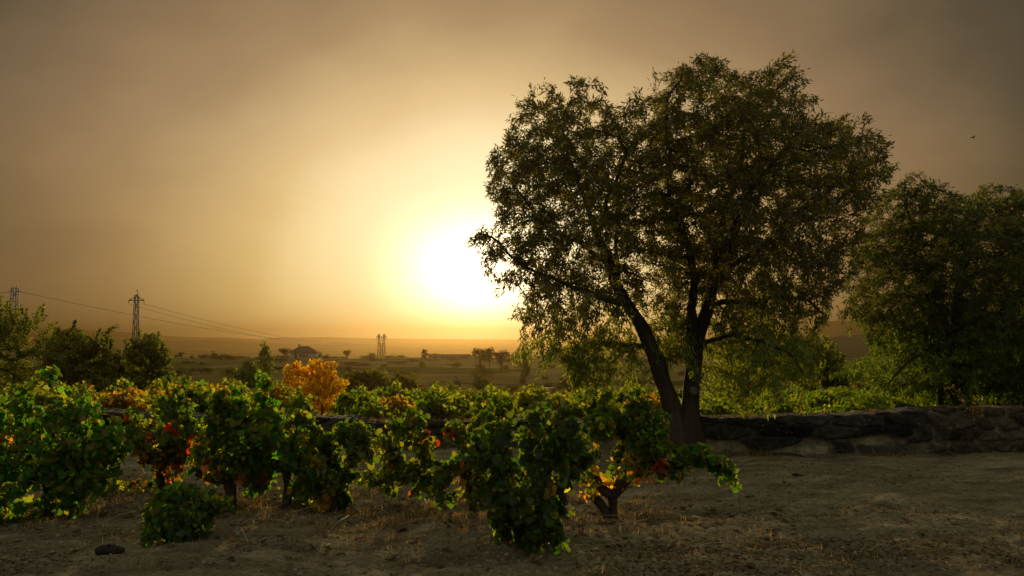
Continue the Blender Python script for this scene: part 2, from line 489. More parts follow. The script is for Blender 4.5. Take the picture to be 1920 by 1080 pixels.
# ------------------------------------------------------------------ the dry stone wall
WX = [-14, -8, 0, 3, 6, 10, 14]; WY = [12.6, 12.3, 12.0, 11.85, 11.7, 11.6, 11.6]
def wall_y(x): return np.interp(x, WX, WY)
_tu = [-300, 0, 190, 400, 700, 1100, 1230, 1320, 1500, 1620, 1800, 1920, 2200]
_tv = [766, 768, 775, 781, 788, 789, 783, 783, 780, 775, 766, 764, 764]
def wall_top(x):
    y = float(wall_y(x)) - .2
    u = 960 + FPX * x / y
    return float(at(u, np.interp(u, _tu, _tv), y)[2])
def rounded_block(c, d, p=5.0, n=9, amp=.03, seed=0, rot=0.0):
    """a weathered block: rounded box with a rough, uneven skin"""
    V = []; Q = []; k0 = 0
    lin = np.linspace(-1, 1, n)
    a, b = np.meshgrid(lin, lin, indexing='ij'); a = a.ravel(); b = b.ravel(); o = np.ones_like(a)
    i = np.arange(n - 1)[:, None] * n; j = np.arange(n - 1)[None]
    q = np.stack([i + j, i + j + 1, i + n + j + 1, i + n + j], -1).reshape(-1, 4)
    for f, flip in (((a, b, o), 1), ((a, b, -o), 0), ((o, a, b), 1), ((-o, a, b), 0), ((b, o, a), 1), ((b, -o, a), 0)):
        V.append(np.stack(f, 1)); Q.append((q if not flip else q[:, ::-1]) + k0); k0 += n * n
    V = np.concatenate(V)
    ln = (np.abs(V) ** p).sum(1) ** (1 / p)
    V = V / ln[:, None]
    nrm = unit(V)
    V = V * np.asarray(d) / 2
    P = V + np.asarray(c)
    V = V + nrm * (fbm(P * 4.5, 4, seed)[:, None] * amp * 2.6 + fbm(P * 15, 3, seed + 7)[:, None] * amp * 1.2)
    cs, sn = math.cos(rot), math.sin(rot)
    V = np.stack([V[:, 0] * cs - V[:, 2] * sn, V[:, 1], V[:, 0] * sn + V[:, 2] * cs], 1)
    return V + np.asarray(c), np.concatenate(Q)
xs = np.arange(-13.5, 13.51, .024)
NF, NT, NB = 34, 14, 8
tops = np.array([wall_top(x) for x in xs]); wy = wall_y(xs)
tops = tops + fbm(np.stack([xs * 1.1, xs * 0, xs * 0], 1), 3, 43) * .11 + fbm(np.stack([xs * 5, xs * 0, xs * 0], 1), 3, 44) * .06
X = []; Z = []; Yo = []
rows = [(t, 0) for t in np.linspace(0, 1, NF)] + [(1, t) for t in np.linspace(0, 1, NT)[1:]] + [(t, 1) for t in np.linspace(1, 0, NB)[1:]]
G = np.array([[(x, y - .2 + .4 * d, -.14 + (zt + .14) * h) for h, d in rows] for x, y, zt in zip(xs, wy, tops)])
n_x, n_r = G.shape[:2]
P = G.reshape(-1, 3).copy()
front = np.tile(np.array([1. if d == 0 else 0. for h, d in rows]), n_x)
topf = np.tile(np.array([1. if 0 < d < 1 else 0. for h, d in rows]), n_x)
# rubble pattern: long slabs up to the rebuilt end, rounded fieldstones beyond it
rebuilt = np.clip((P[:, 0] - 5.75) / .5, 0, 1)
def squash(x): return np.where(x < 5.8, x / .66, 5.8 / .66 + (x - 5.8) / .33)
wv = np.stack([P[:, 0] * 2.2, P[:, 2] * 3, P[:, 1] * 2], 1)
qx = squash(P[:, 0]) + fbm(wv, 3, 51) * .9 + P[:, 1] * .35; qz = (P[:, 2] + .02) / .185 + fbm(wv, 3, 52) * .8
cell = np.stack([np.floor(qx), np.floor(qz)], 1).astype(np.int64)
f1 = np.full(len(P), 9.); f2 = np.full(len(P), 9.); pick = np.zeros(len(P))
for dx in (-1, 0, 1, 2):
    for dz in (-1, 0, 1):
        cx, cz = cell[:, 0] + dx, cell[:, 1] + dz; zz = np.zeros_like(cx)
        jx = _hash(cx, cz, zz, 1) * .7 + .15 + .5 * (cz & 1); jz = _hash(cx, cz, zz, 2) * .55 + .22
        d = np.hypot((cx + jx - qx), (cz + jz - qz) * 1.05)
        nearer = d < f1
        f2 = np.where(nearer, f1, np.minimum(f2, d)); pick = np.where(nearer, _hash(cx, cz, zz, 3), pick); f1 = np.where(nearer, d, f1)
edge = f2 - f1
prof = np.clip((edge - .06) / .13, 0, 1); prof = prof * prof * (3 - 2 * prof)
zn = P[:, 2] / np.repeat(tops, n_r)
upper = np.clip((zn - .42 + fbm(P * 1.3, 3, 55) * .5) / .1, 0, 1) * (1 - rebuilt)
bare = (1 - rebuilt) * (1 - upper) * (pick < np.where((P[:, 0] < 1) | ((P[:, 0] > 2.7) & (P[:, 0] < 3.9)), .5, .3))            # facing fallen away, bed of mortar showing
depth = prof * (.085 * (1 - upper) + .075 * upper) * (1 - .75 * bare) + .05 * upper
depth = depth + (fbm(P * 6, 4, 56) * .10 + fbm(P * 20, 3, 57) * .06) * (.5 + .5 * np.maximum(upper, prof)) - .035 * bare
P[:, 1] -= depth * front
P[:, 2] += (fbm(P * 5, 3, 58) * .05 + fbm(P * 18, 3, 59) * .025) * topf
tone = .35 + 1.7 * pick
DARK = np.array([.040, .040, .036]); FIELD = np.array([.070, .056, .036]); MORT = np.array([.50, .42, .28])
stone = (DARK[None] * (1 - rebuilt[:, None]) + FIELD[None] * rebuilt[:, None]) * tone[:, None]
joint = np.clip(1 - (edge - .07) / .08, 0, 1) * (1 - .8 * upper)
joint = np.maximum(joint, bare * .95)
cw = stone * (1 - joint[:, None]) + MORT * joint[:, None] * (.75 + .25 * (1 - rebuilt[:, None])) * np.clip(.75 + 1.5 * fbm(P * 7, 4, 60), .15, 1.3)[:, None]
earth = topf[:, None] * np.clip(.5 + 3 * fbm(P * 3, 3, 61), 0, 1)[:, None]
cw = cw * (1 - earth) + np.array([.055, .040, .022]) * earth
i = np.arange(n_x - 1)[:, None] * n_r; j = np.arange(n_r - 1)[None]
Q = np.stack([i + j, i + n_r + j, i + n_r + j + 1, i + j + 1], -1).reshape(-1, 4)
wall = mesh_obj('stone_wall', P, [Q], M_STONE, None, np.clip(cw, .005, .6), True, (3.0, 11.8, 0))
tag(wall, 'low dark lichened stone wall running behind the vines and the big almond tree', 'stone wall')

# ------------------------------------------------------------------ growing plants
def inside(poly, P):
    x, y = P[:, 0], P[:, 1]; r = np.zeros(len(P), bool); n = len(poly); j = n - 1
    for i in range(n):
        xi, yi = poly[i]; xj, yj = poly[j]
        c = ((yi > y) != (yj > y)) & (x < (xj - xi) * (y - yi) / (yj - yi + 1e-12) + xi)
        r ^= c; j = i
    return r
def edge_dist(poly, P):
    d = np.full(len(P), 1e9); n = len(poly)
    for i in range(n):
        a = poly[i]; b = poly[(i + 1) % n]; ab = b - a
        t = np.clip(((P - a) @ ab) / max(ab @ ab, 1e-12), 0, 1)
        d = np.minimum(d, np.linalg.norm(P - (a + t[:, None] * ab), axis=1))
    return d
def crown_points(poly_px, Y0, n, half, edge, rng, clump=0., cscale=1.6, thr=.0, shell=0.):
    """points filling a rounded volume whose side view, seen from the camera's side, is the given outline"""
    poly = np.array([at(u, v, Y0)[[0, 2]] for u, v in poly_px])
    lo, hi = poly.min(0), poly.max(0)
    out = []; tot = 0
    while tot < n:
        P = rng.uniform(lo, hi, (n * 3, 2)); P = P[inside(poly, P)]
        d = edge_dist(poly, P); t = np.clip(d / edge, 0, 1)
        h = half * np.sqrt(1 - (1 - t) ** 2)
        s = rng.uniform(-1, 1, len(P))
        if shell: s = np.sign(s) * np.abs(s) ** (1 - shell)
        keep = rng.random(len(P)) < (h / half) * .85 + .15
        Q = np.stack([P[:, 0], Y0 + s * h, P[:, 1]], 1)
        if clump:
            keep &= (fbm(Q * cscale, 3, int(clump * 100)) > thr + .18 * (rng.random(len(Q)) - .5))
        Q = Q[keep]; out.append(Q); tot += len(Q)
    return np.concatenate(out)[:n]

class Skel:
    def __init__(s): s.P = []; s.par = []; s.r = []
    def limb(s, pts, rad, step, parent=None, crook=0.):
        pts = np.asarray(pts, float); rad = np.asarray(rad, float)
        seg = np.r_[0, np.cumsum(np.linalg.norm(np.diff(pts, axis=0), axis=1))]
        n = max(2, int(seg[-1] / step) + 1); t = np.linspace(0, seg[-1], n)
        Q = np.stack([np.interp(t, seg, pts[:, k]) for k in range(3)], 1)
        # soften the corners
        for _ in range(2):
            Q[1:-1] = .5 * Q[1:-1] + .25 * (Q[:-2] + Q[2:])
        q = np.interp(t, seg, rad)
        if crook:
            am = np.clip(np.arange(n) / 6, 0, 1)[:, None] * crook
            Q = Q + am * np.stack([fbm(np.stack([t * 1.7 + 9 * k + len(s.P), t * 0, t * 0], 1), 3, 80 + k) for k in range(3)], 1)
            q = q * (1 + .5 * fbm(np.stack([t * 3 + len(s.P), t * 0, t * 0], 1), 3, 90))
        if parent is None: last = -1
        else:
            last = int(np.argmin(np.linalg.norm(np.array(s.P) - Q[0], axis=1))) if parent == 'near' else parent
            if np.linalg.norm(np.array(s.P[last]) - Q[0]) < step * .7: Q, q = Q[1:], q[1:]
        for p, k in zip(Q, q):
            s.P.append(p); s.par.append(last); s.r.append(k); last = len(s.P) - 1
        return last
def grow(sk, att, D, di, dk, rng, bias=(0, 0, 0), wander=.25, iters=140):
    P = np.array(sk.P); par = list(sk.par); att = np.array(att)
    bias = np.array(bias)
    d = np.full(len(att), 1e9); idx = np.zeros(len(att), int)
    def update(newP, off):
        nonlocal d, idx
        for b in range(0, len(newP), 400):
            dd = np.linalg.norm(att[:, None] - newP[None, b:b + 400], axis=2)
            m = dd.argmin(1); mv = dd[np.arange(len(att)), m]
            w = mv < d; d[w] = mv[w]; idx[w] = m[w] + off + b
    update(P, 0); alive = d > dk
    tries = {}
    for it in range(iters):
        ok = alive & (d < di)
        if not ok.any(): break
        ii = idx[ok]; vec = unit(att[ok] - P[ii])
        un, inv = np.unique(ii, return_inverse=True)
        acc = np.zeros((len(un), 3)); np.add.at(acc, inv, vec)
        dirs = unit(unit(acc) + bias + rng.normal(0, wander, acc.shape))
        keep = np.array([tries.get(u, 0) < 3 for u in un])
        for u in un: tries[u] = tries.get(u, 0) + 1
        if not keep.any(): break
        un, dirs = un[keep], dirs[keep]
        newP = P[un] + dirs * D
        off = len(P); P = np.vstack([P, newP]); par += list(un)
        update(newP, off); alive &= d > dk
    return P, np.array(par)
def radii(P, par, explicit, tip, expo):
    n = len(P); acc = np.zeros(n); r = np.zeros(n)
    for i in range(n - 1, -1, -1):
        r[i] = explicit[i] if i < len(explicit) else (acc[i] ** (1 / expo) if acc[i] > 0 else tip)
        p = par[i]
        if p >= 0: acc[p] += r[i] ** expo
    for i in range(len(explicit), n):
        r[i] = min(r[i], r[par[i]] * .92)
        r[i] = max(r[i], tip * .6)
    return r
def wood(geo, P, par, r, thick=(.1, .03, .012), flute=.16, rmin=0.):
    n = len(P); best = np.full(n, -1); br = np.zeros(n)
    for i in range(n):
        p = par[i]
        if p >= 0 and r[i] > br[p]: br[p] = r[i]; best[p] = i
    for i in range(n):
        p = par[i]
        if p >= 0 and best[p] == i: continue
        chain = ([p] if p >= 0 else []) + [i]; rad = ([min(r[p], r[i] * 1.15)] if p >= 0 else []) + [r[i]]
        c = i
        while best[c] >= 0:
            c = best[c]; chain.append(c); rad.append(r[c])
        m = max(rad)
        if m < rmin: continue
        k = 16 if m > thick[0] else 8 if m > thick[1] else 5 if m > thick[2] else 3
        geo.tube(P[chain], rad, k, flute if m > thick[1] else 0, i % 97, cap=m > thick[2])

ALMOND = (np.array([(0, 0, 0), (.115, .40, .03), (0, .42, -.012), (-.115, .40, .03), (.075, .75, .0), (-.075, .75, .0), (0, 1.0, -.09)]),
          np.array([(0, 1, 2), (0, 2, 3), (1, 4, 2), (2, 5, 3), (4, 6, 2), (2, 6, 5)]))
GRAPE_O = [(.05, .02), (.24, -.13), (.46, -.04), (.48, .18), (.58, .38), (.43, .54), (.30, .76), (.12, .83), (0, .95)]
def grape(outline, cup=.10):
    pts = outline + [(-x, y) for x, y in reversed(outline[:-1])]
    V = np.array([(0, .33, 0)] + [(x, y, cup * (abs(x) * 1.4) - .16 * max(y - .5, 0) + .03 * math.sin(9 * x + 5 * y)) for x, y in pts])
    n = len(pts)
    return V, np.array([(0, 1 + i, 1 + (i + 1) % n) for i in range(n)])
GRAPE = grape(GRAPE_O)
GRAPE_S = grape([(.05, .0), (.42, -.08), (.56, .38), (.27, .68), (0, 1.0)])
OVAL = (np.array([(0, 0, 0), (.3, .45, .05), (0, 1, -.08), (-.3, .45, .05)]), np.array([(0, 1, 2), (0, 2, 3)]))
def leaves(base, tip, nrm, L, shape):
    tip = unit(tip); nrm = unit(nrm - tip * (nrm * tip).sum(1, keepdims=True)); side = np.cross(tip, nrm)
    T, F = shape; n, k = len(base), len(T)
    V = base[:, None] + L[:, None, None] * (T[None, :, 0:1] * side[:, None] + T[None, :, 1:2] * tip[:, None] + T[None, :, 2:3] * nrm[:, None])
    f = (F[None] + (np.arange(n) * k)[:, None, None]).reshape(-1, 3)
    return V.reshape(-1, 3), f, k
def vary(col, n, rng, s=.22, hue=.12):
    c = np.tile(np.asarray(col, float), (n, 1)) * np.exp(rng.normal(0, s, (n, 1)))
    return np.clip(c * np.exp(rng.normal(0, hue, (n, 3)) * np.array([1, .5, .8])), .003, .95)

def almond_tree(name, label, Y0, limbs, polys, seed, n_leaf, leaf_len, col, scars=(), rim=.004):
    """limbs: (parent or None, [(u, v, radius px, depth m)...]); polys: (outline, count, half depth, edge)"""
    rng = np.random.default_rng(seed)
    sk = Skel(); px = Y0 / FPX
    for par, pts in limbs:
        sk.limb([at(u, v, Y0) + np.array([0, dy, 0]) for u, v, r, dy in pts], [r * px * (.84 if r > 9 else .75) for u, v, r, dy in pts], .11, par, .09 if par is None else .3)
    base = np.array(sk.P[0]); base[2] = zg(base[0], base[1])
    att = np.concatenate([crown_points(p, Y0 + dy, n, h, e, rng, cl, 1.5, th, .25) for p, n, h, e, cl, th, dy in polys])
    P, par = grow(sk, att, .11, 1.6, .17, rng, (0, 0, -.05), .3)
    r = radii(P, par, sk.r, rim, 2.25)
    kids = np.bincount(par[par >= 0], minlength=len(P))
    # drooping end sprays
    tips = np.where((kids == 0) & (np.arange(len(P)) >= len(sk.r)))[0]
    extra = []; epar = []; nP = len(P)
    for t in tips:
        if rng.random() < .9:
            dr = unit((P[t] - P[par[t]])[None])[0]; c = P[t]; last = t
            for s in range(rng.integers(2, 6) if P[t][2] < base[2] + 2.3 else rng.integers(1, 3)):
                dr = dr + np.array([0, 0, -.42 if P[t][2] < base[2] + 2.3 else -.25]) + rng.normal(0, .18, 3); dr = dr / np.linalg.norm(dr)
                c = c + dr * .085; extra.append(c); epar.append(last); last = nP + len(extra) - 1
    P = np.vstack([P, extra]); par = np.r_[par, epar]
    r = np.r_[r, np.full(len(extra), rim * .6)]
    root = empty(name, base, label, 'tree')
    w = Geo(); wood(w, P, par, r)
    tr = w.build('trunk', M_BARK, root, base)
    # leaves on all thin wood
    thin = np.where((r < .014) & (par >= 0))[0]
    pick = rng.choice(thin, n_leaf); q = par[pick]
    f = rng.random((n_leaf, 1))
    b = P[q] * (1 - f) + P[pick] * f + rng.normal(0, .035, (n_leaf, 3))
    tw = unit(P[pick] - P[q])
    low = np.clip((base[2] + 3.2 - b[:, 2:3]) / 1.5, 0, 1)
    tipd = tw * .6 + rng.normal(0, .55, (n_leaf, 3)) + np.array([0, 0, -.15]) - low * np.array([0, 0, .5])
    L = leaf_len * rng.uniform(.6, 1.25, n_leaf)
    V, F, k = leaves(b, tipd, rng.normal(0, 1, (n_leaf, 3)), L, ALMOND)
    c = vary(col, n_leaf, rng, .28, .14)
    pat = fbm(b * 1.6, 3, seed + 5)[:, None]
    c = c * (1 + pat * 1.1)
    sun_tint = np.clip((base[2] + 2.3 - b[:, 2:3]) / .8, 0, 1)     # lowest leaves tinted yellow green, sunlight under the crown put into their colour
    c = c * (1 + sun_tint * np.array([[.35, .75, .0]]))
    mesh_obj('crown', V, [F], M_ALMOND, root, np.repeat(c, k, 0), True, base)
    for (u, v, ru, rv, dy) in scars:
        g = Geo(); ctr = at(u, v, Y0 + dy)
        ang = np.linspace(0, 2 * math.pi, 20, endpoint=False)
        ring = [ctr + np.array([math.cos(a) * ru * px, -.02, math.sin(a) * rv * px]) for a in ang]
        rin = [ctr + np.array([math.cos(a) * ru * px * .72, -.035, math.sin(a) * rv * px * .72]) for a in ang]
        out = [ctr + np.array([math.cos(a) * ru * px * 1.05, .05, math.sin(a) * rv * px * 1.05]) for a in ang]
        vv = out + ring + rin + [ctr + np.array([0, -.022, 0])]
        qq = [(i, (i + 1) % 20, 20 + (i + 1) % 20, 20 + i) for i in range(20)] + [(20 + i, 20 + (i + 1) % 20, 40 + (i + 1) % 20, 40 + i) for i in range(20)]
        g.add(vv, qq, [(40 + i, 40 + (i + 1) % 20, 60) for i in range(20)])
        g.build('pruning_scar', M_SCAR, root, base)
    return root

# ---- the big almond against the glow
T1 = 11.45
limbs1 = [
    (None, [(1268, 858, 36, 0), (1270, 820, 31, 0), (1268, 790, 27, 0), (1258, 750, 21, 0), (1242, 705, 17.5, -.02), (1222, 655, 15.5, -.05), (1200, 610, 15, -.1),
            (1180, 575, 13, -.1), (1152, 535, 11, -.1), (1136, 490, 9.5, -.1), (1118, 440, 8, -.15), (1100, 390, 6.5, -.2), (1080, 345, 5, -.25), (1062, 290, 4, -.2), (1050, 230, 2.8, -.1)]),
    (None, [(1300, 858, 30, .03), (1299, 820, 26, .03), (1298, 780, 22, .04), (1297, 745, 19.5, .05), (1300, 700, 18, .06), (1308, 650, 17.5, .1), (1322, 610, 15.5, .15),
            (1338, 575, 14, .2), (1348, 530, 12, .25), (1352, 480, 10, .3), (1365, 420, 8, .3), (1385, 360, 6.5, .3), (1400, 300, 5, .3), (1412, 230, 3.5, .3), (1420, 165, 2.4, .3)]),
    ('near', [(1306, 655, 12, .1), (1303, 615, 12, .05), (1304, 565, 10.5, -.1), (1298, 500, 8.5, -.3), (1284, 450, 7, -.4), (1262, 400, 6, -.5), (1240, 350, 5, -.5), (1228, 290, 4, -.5), (1235, 215, 3, -.4), (1262, 140, 2, -.3)]),
    ('near', [(1348, 530, 9, .25), (1390, 500, 8, .4), (1430, 470, 6.5, .55), (1480, 430, 5, .6), (1540, 390, 4, .6), (1595, 345, 3, .5)]),
    ('near', [(1338, 575, 8, .2), (1380, 562, 6, -.1), (1430, 556, 5, -.4), (1480, 570, 4, -.6), (1520, 600, 3, -.6)]),
    ('near', [(1352, 480, 8, .3), (1400, 430, 6.5, .7), (1450, 350, 5, 1.0), (1470, 270, 4, 1.1), (1470, 190, 3, 1.0)]),
    ('near', [(1180, 575, 8, -.1), (1120, 560, 6, -.4), (1060, 540, 5, -.5), (1000, 510, 4, -.5), (940, 470, 3, -.4), (895, 450, 2, -.3)]),
    ('near', [(1136, 490, 7, -.1), (1080, 450, 5, .3), (1020, 400, 4, .5), (970, 350, 3, .5), (935, 300, 2.5, .4)]),
    ('near', [(1222, 655, 7, -.05), (1180, 640, 5, .3), (1130, 640, 4, .5), (1090, 655, 3, .5), (1070, 690, 2, .5)]),
    ('near', [(1308, 650, 7, .1), (1345, 630, 5, -.4), (1400, 636, 4, -.8), (1440, 655, 3, -1.0), (1455, 690, 2, -1.0)]),
    ('near', [(1348, 530, 9, .25), (1350, 470, 7, -.5), (1370, 400, 5, -1.0), (1390, 330, 4, -1.3)]),
    ('near', [(1152, 535, 7, -.1), (1170, 480, 5, .6), (1180, 400, 4, 1.0), (1170, 320, 3, 1.2)]),
    ('near', [(1118, 440, 6, -.15), (1140, 380, 4, -.6), (1150, 300, 3, -.8)]),
    (0, [(1262, 775, 13, -.02), (1252, 764, 13, -.06), (1247, 757, 11.5, -.08)]),        # sawn stub at the fork
]
limbs1[-1] = ('near', limbs1[-1][1])
left_lobe = [(912, 305), (935, 258), (966, 215), (982, 190), (1005, 190), (1040, 158), (1068, 150), (1090, 165), (1130, 172), (1150, 198), (1180, 182), (1200, 210), (1215, 260),
             (1225, 360), (1220, 450), (1195, 520), (1175, 590), (1150, 620), (1100, 640), (1040, 645), (1000, 660), (985, 640), (962, 575), (945, 555), (905, 510), (885, 470), (870, 440),
             (890, 438), (930, 450), (935, 420), (918, 370), (903, 345)]
right_lobe = [(1205, 215), (1225, 170), (1243, 135), (1280, 120), (1318, 134), (1350, 150), (1372, 166), (1388, 150), (1410, 140), (1450, 136), (1482, 150), (1496, 200), (1525, 236), (1555, 222), (1575, 230),
              (1594, 262), (1626, 295), (1642, 330), (1618, 385), (1600, 425), (1592, 470), (1570, 540), (1535, 575), (1500, 600), (1440, 610), (1380, 600), (1330, 580), (1260, 560), (1225, 500), (1215, 380), (1205, 280)]
low_right = [(1350, 590), (1400, 580), (1470, 580), (1520, 585), (1532, 640), (1528, 690), (1510, 735), (1480, 720), (1440, 735), (1400, 740), (1365, 735), (1345, 700), (1335, 650)]
low_left = [(1000, 640), (1060, 610), (1130, 600), (1180, 600), (1200, 640), (1195, 690), (1160, 720), (1110, 745), (1085, 735), (1060, 690), (1010, 675)]
mid_lobe = [(1140, 215), (1175, 190), (1215, 205), (1260, 180), (1290, 260), (1300, 380), (1290, 470), (1270, 560), (1215, 580), (1180, 520), (1150, 420), (1135, 300)]
centre_low = [(1185, 560), (1230, 540), (1290, 560), (1300, 640), (1285, 680), (1250, 690), (1235, 650), (1205, 600)]
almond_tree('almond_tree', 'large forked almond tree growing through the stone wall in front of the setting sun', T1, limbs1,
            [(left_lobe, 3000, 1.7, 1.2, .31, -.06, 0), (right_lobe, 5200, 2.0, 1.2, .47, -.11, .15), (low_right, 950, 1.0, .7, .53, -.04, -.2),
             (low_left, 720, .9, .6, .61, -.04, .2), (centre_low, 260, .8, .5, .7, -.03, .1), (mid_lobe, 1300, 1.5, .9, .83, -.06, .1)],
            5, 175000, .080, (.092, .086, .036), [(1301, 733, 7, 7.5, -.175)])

# ---- its neighbour at the picture's edge
T2 = 15.0
limbs2 = [
    (None, [(1802, 790, 22, 0), (1800, 740, 18, 0), (1796, 690, 15, 0), (1795, 640, 13, 0), (1800, 580, 11, .1), (1812, 520, 9, .2), (1830, 450, 7, .2), (1850, 390, 4, .2)]),
    (None, [(1748, 780, 8, -.3), (1746, 740, 7, -.3), (1744, 690, 6, -.3), (1738, 640, 5, -.3), (1730, 580, 4, -.3), (1715, 500, 3, -.2)]),
    ('near', [(1796, 690, 10, 0), (1760, 620, 8, -.2), (1730, 550, 6, -.3), (1700, 480, 5, -.3), (1685, 400, 3, -.2), (1690, 345, 2, -.1)]),
    ('near', [(1800, 740, 12, 0), (1850, 690, 9, .3), (1900, 620, 7, .5), (1950, 540, 5, .6), (1990, 450, 4, .6)]),
    ('near', [(1795, 640, 9, 0), (1770, 560, 7, .6), (1760, 480, 5, 1.0), (1775, 400, 3, 1.1)]),
    ('near', [(1760, 620, 6, -.2), (1710, 640, 5, -.8), (1660, 660, 4, -1.0), (1630, 690, 3, -1.0), (1620, 740, 2, -1.0)]),
    ('near', [(1900, 620, 6, .5), (1960, 600, 5, .2), (2040, 580, 4, 0), (2100, 600, 3, 0)]),
]
crown2 = [(1622, 600), (1606, 560), (1610, 500), (1625, 430), (1646, 370), (1668, 352), (1690, 330), (1718, 338), (1738, 372), (1758, 362), (1785, 378), (1808, 358), (1832, 344), (1858, 358), (1880, 376), (1905, 356), (1960, 335),
          (2050, 360), (2110, 450), (2150, 580), (2120, 690), (2050, 745), (1920, 752), (1870, 742), (1830, 740), (1760, 750), (1735, 725), (1700, 735), (1670, 715), (1660, 690), (1652, 640), (1640, 615)]
skirt2 = [(1592, 710), (1600, 680), (1625, 668), (1650, 690), (1660, 740), (1645, 772), (1615, 778), (1600, 750)]
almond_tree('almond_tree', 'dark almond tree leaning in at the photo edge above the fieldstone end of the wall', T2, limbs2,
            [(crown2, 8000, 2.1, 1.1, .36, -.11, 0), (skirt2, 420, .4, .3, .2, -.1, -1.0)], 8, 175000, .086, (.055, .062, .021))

# ------------------------------------------------------------------ grapevines
GREEN = (.033, .070, .013); YEL = (.23, .17, .03); ORG = (.30, .10, .02); RED = (.28, .03, .012); LIME = (.105, .122, .020)
VINES = 'old bush vines in front of the stone wall'
def vine(label, base_px, polys, seed, n_leaf, size=.115, spots=(), half=.42, arms=4, head=.34, thick=.045, autumn=.012, green=GREEN, trunk_px=None, name='grapevine', tw=.0, dens=1.0, shoots=20, split=0., lime=1.):
    rng = np.random.default_rng(seed)
    b = on_ground(*base_px); b[2] = zg(b[0], b[1])
    Y = b[1]; sk = Skel()
    hd = b + np.array([tw, 0, head])
    mid = (b + hd) / 2 + np.array([rng.uniform(-.05, .05), rng.uniform(-.04, .04), 0])
    sk.limb([b + np.array([0, 0, -.06]), mid, hd], [thick * 1.1, thick * .75, thick * .95], .05)
    if split:                                            # a second stem leaning out from the same foot
        sk.limb([b + np.array([0, .02, -.06]), b + np.array([-split * 1.1, .02, .12]), b + np.array([-split * 2.2, .02, head * 1.05])], [thick, thick * .85, thick * .8], .05, 'near')
    for k in range(arms):
        a = 2 * math.pi * (k + rng.uniform(-.25, .25)) / arms
        l = rng.uniform(.18, .32) * min(1, head / .3)
        e = hd + np.array([math.cos(a) * l, math.sin(a) * l * .8, rng.uniform(.06, .2)])
        sk.limb([hd, (hd + e) / 2 + np.array([0, 0, -.02]), e], [thick * .75, thick * .6, thick * .45], .05, 'near')
    att = []
    for poly, w in polys:
        pc = np.mean(poly, axis=0); poly = [tuple(pc + (np.array(q_) - pc) * .97 + np.array([0, 2])) for q_ in poly]
        area = abs(sum((poly[i][0] - poly[i - 1][0]) * (poly[i][1] + poly[i - 1][1]) / 2 for i in range(len(poly)))) * (Y / FPX) ** 2
        n = max(40, int(area * 1300 * w))
        hf = min(half * .72, math.sqrt(area) * .45)
        att.append(crown_points(poly, Y, n, hf, hf * .9, rng, (seed % 37) / 50 + .1, 4.4, .055, .2))
    att = np.concatenate(att)
    P, par = grow(sk, att, .05, 1.5, .065, rng, (0, 0, .03), .22, 170)
    kids = np.bincount(par[par >= 0], minlength=len(P)); nS0 = len(sk.r)
    ctr0 = b + np.array([0, 0, .5]); ends = [i for i in range(nS0, len(P)) if kids[i] == 0 and np.linalg.norm(P[i] - ctr0) > .3]
    new = []; npar = []
    for i in rng.permutation(ends)[:shoots]:             # free shoots breaking the outline
        out = unit((P[i] - ctr0)[None])[0]; c = P[i]; last = i
        d = unit((out * .7 + np.array([0, 0, rng.choice([.8, .2, -.2, -.5])]) + rng.normal(0, .3, 3))[None])[0]
        for q_ in range(rng.integers(2, 5)):
            d = unit((d + np.array([0, 0, -.06]) + rng.normal(0, .14, 3))[None])[0]; c = c + d * .042; new.append(c); npar.append(last); last = len(P) + len(new) - 1
    if new: P = np.vstack([P, new]); par = np.r_[par, npar]
    r = radii(P, par, sk.r, .0022, 2.6)
    root = empty(name, b, label, 'vine', VINES)
    g = Geo(); big = np.array(r)
    nS = len(sk.r)
    wood(g, np.array(sk.P), np.array(sk.par), np.array(sk.r) , (.06, .02, .005), .3)
    g.build('trunk', M_VBARK, root, b)
    cn = Geo()
    keepr = np.minimum(r, .011)
    # canes: everything grown beyond the old wood
    n = len(P); best = np.full(n, -1); br = np.zeros(n)
    for i in range(nS, n):
        p = par[i]
        if r[i] > br[p]: br[p] = r[i]; best[p] = i
    for i in range(nS, n):
        p = par[i]
        if p >= nS and best[p] == i: continue
        chain = [p, i]; c = i
        while best[c] >= 0: c = best[c]; chain.append(c)
        rad = keepr[chain]; rad[0] = rad[1]
        cn.tube(P[chain], rad, 4, 0, 0, False)
    cn.build('cane', M_VBARK, root, b)
    n_leaf = int(n_leaf * 2.5 * dens); size *= .49
    pick = rng.integers(nS, n, n_leaf); q = par[pick]; f = rng.random((n_leaf, 1))
    node = P[q] * (1 - f) + P[pick] * f
    ctr = b + np.array([0, 0, .45])
    outw = unit((node - ctr) * np.array([1, 1, .3]) + 1e-6)
    pet = unit(outw * .5 + rng.normal(0, .7, (n_leaf, 3)) + np.array([0, 0, .25]))
    base = node + pet * rng.uniform(.02, .075, (n_leaf, 1))
    nrm = outw * .45 + np.array([0, 0, .55]) + rng.normal(0, .75, (n_leaf, 3))
    tip = pet * .35 + np.array([0, 0, -.75]) + rng.normal(0, .45, (n_leaf, 3))
    L = size * rng.uniform(.4, 1.35, n_leaf)
    V, F, k = leaves(base, tip, nrm, L, GRAPE)
    # keep leaves out of the soil
    c = vary(green, n_leaf, rng, .25, .16)
    m = fbm(base * 3, 3, seed)[:, None]
    lime = (rng.random((n_leaf, 1)) < (.30 + .9 * np.clip(m, 0, 1)) * lime)
    c = np.where(lime, vary(LIME, n_leaf, rng, .25, .2), c)
    aut = rng.random(n_leaf) < autumn
    pal = np.array([YEL, YEL, ORG, RED])[rng.integers(0, 4, n_leaf)] * np.exp(rng.normal(0, .2, (n_leaf, 1)))
    c = np.where(aut[:, None], pal, c)
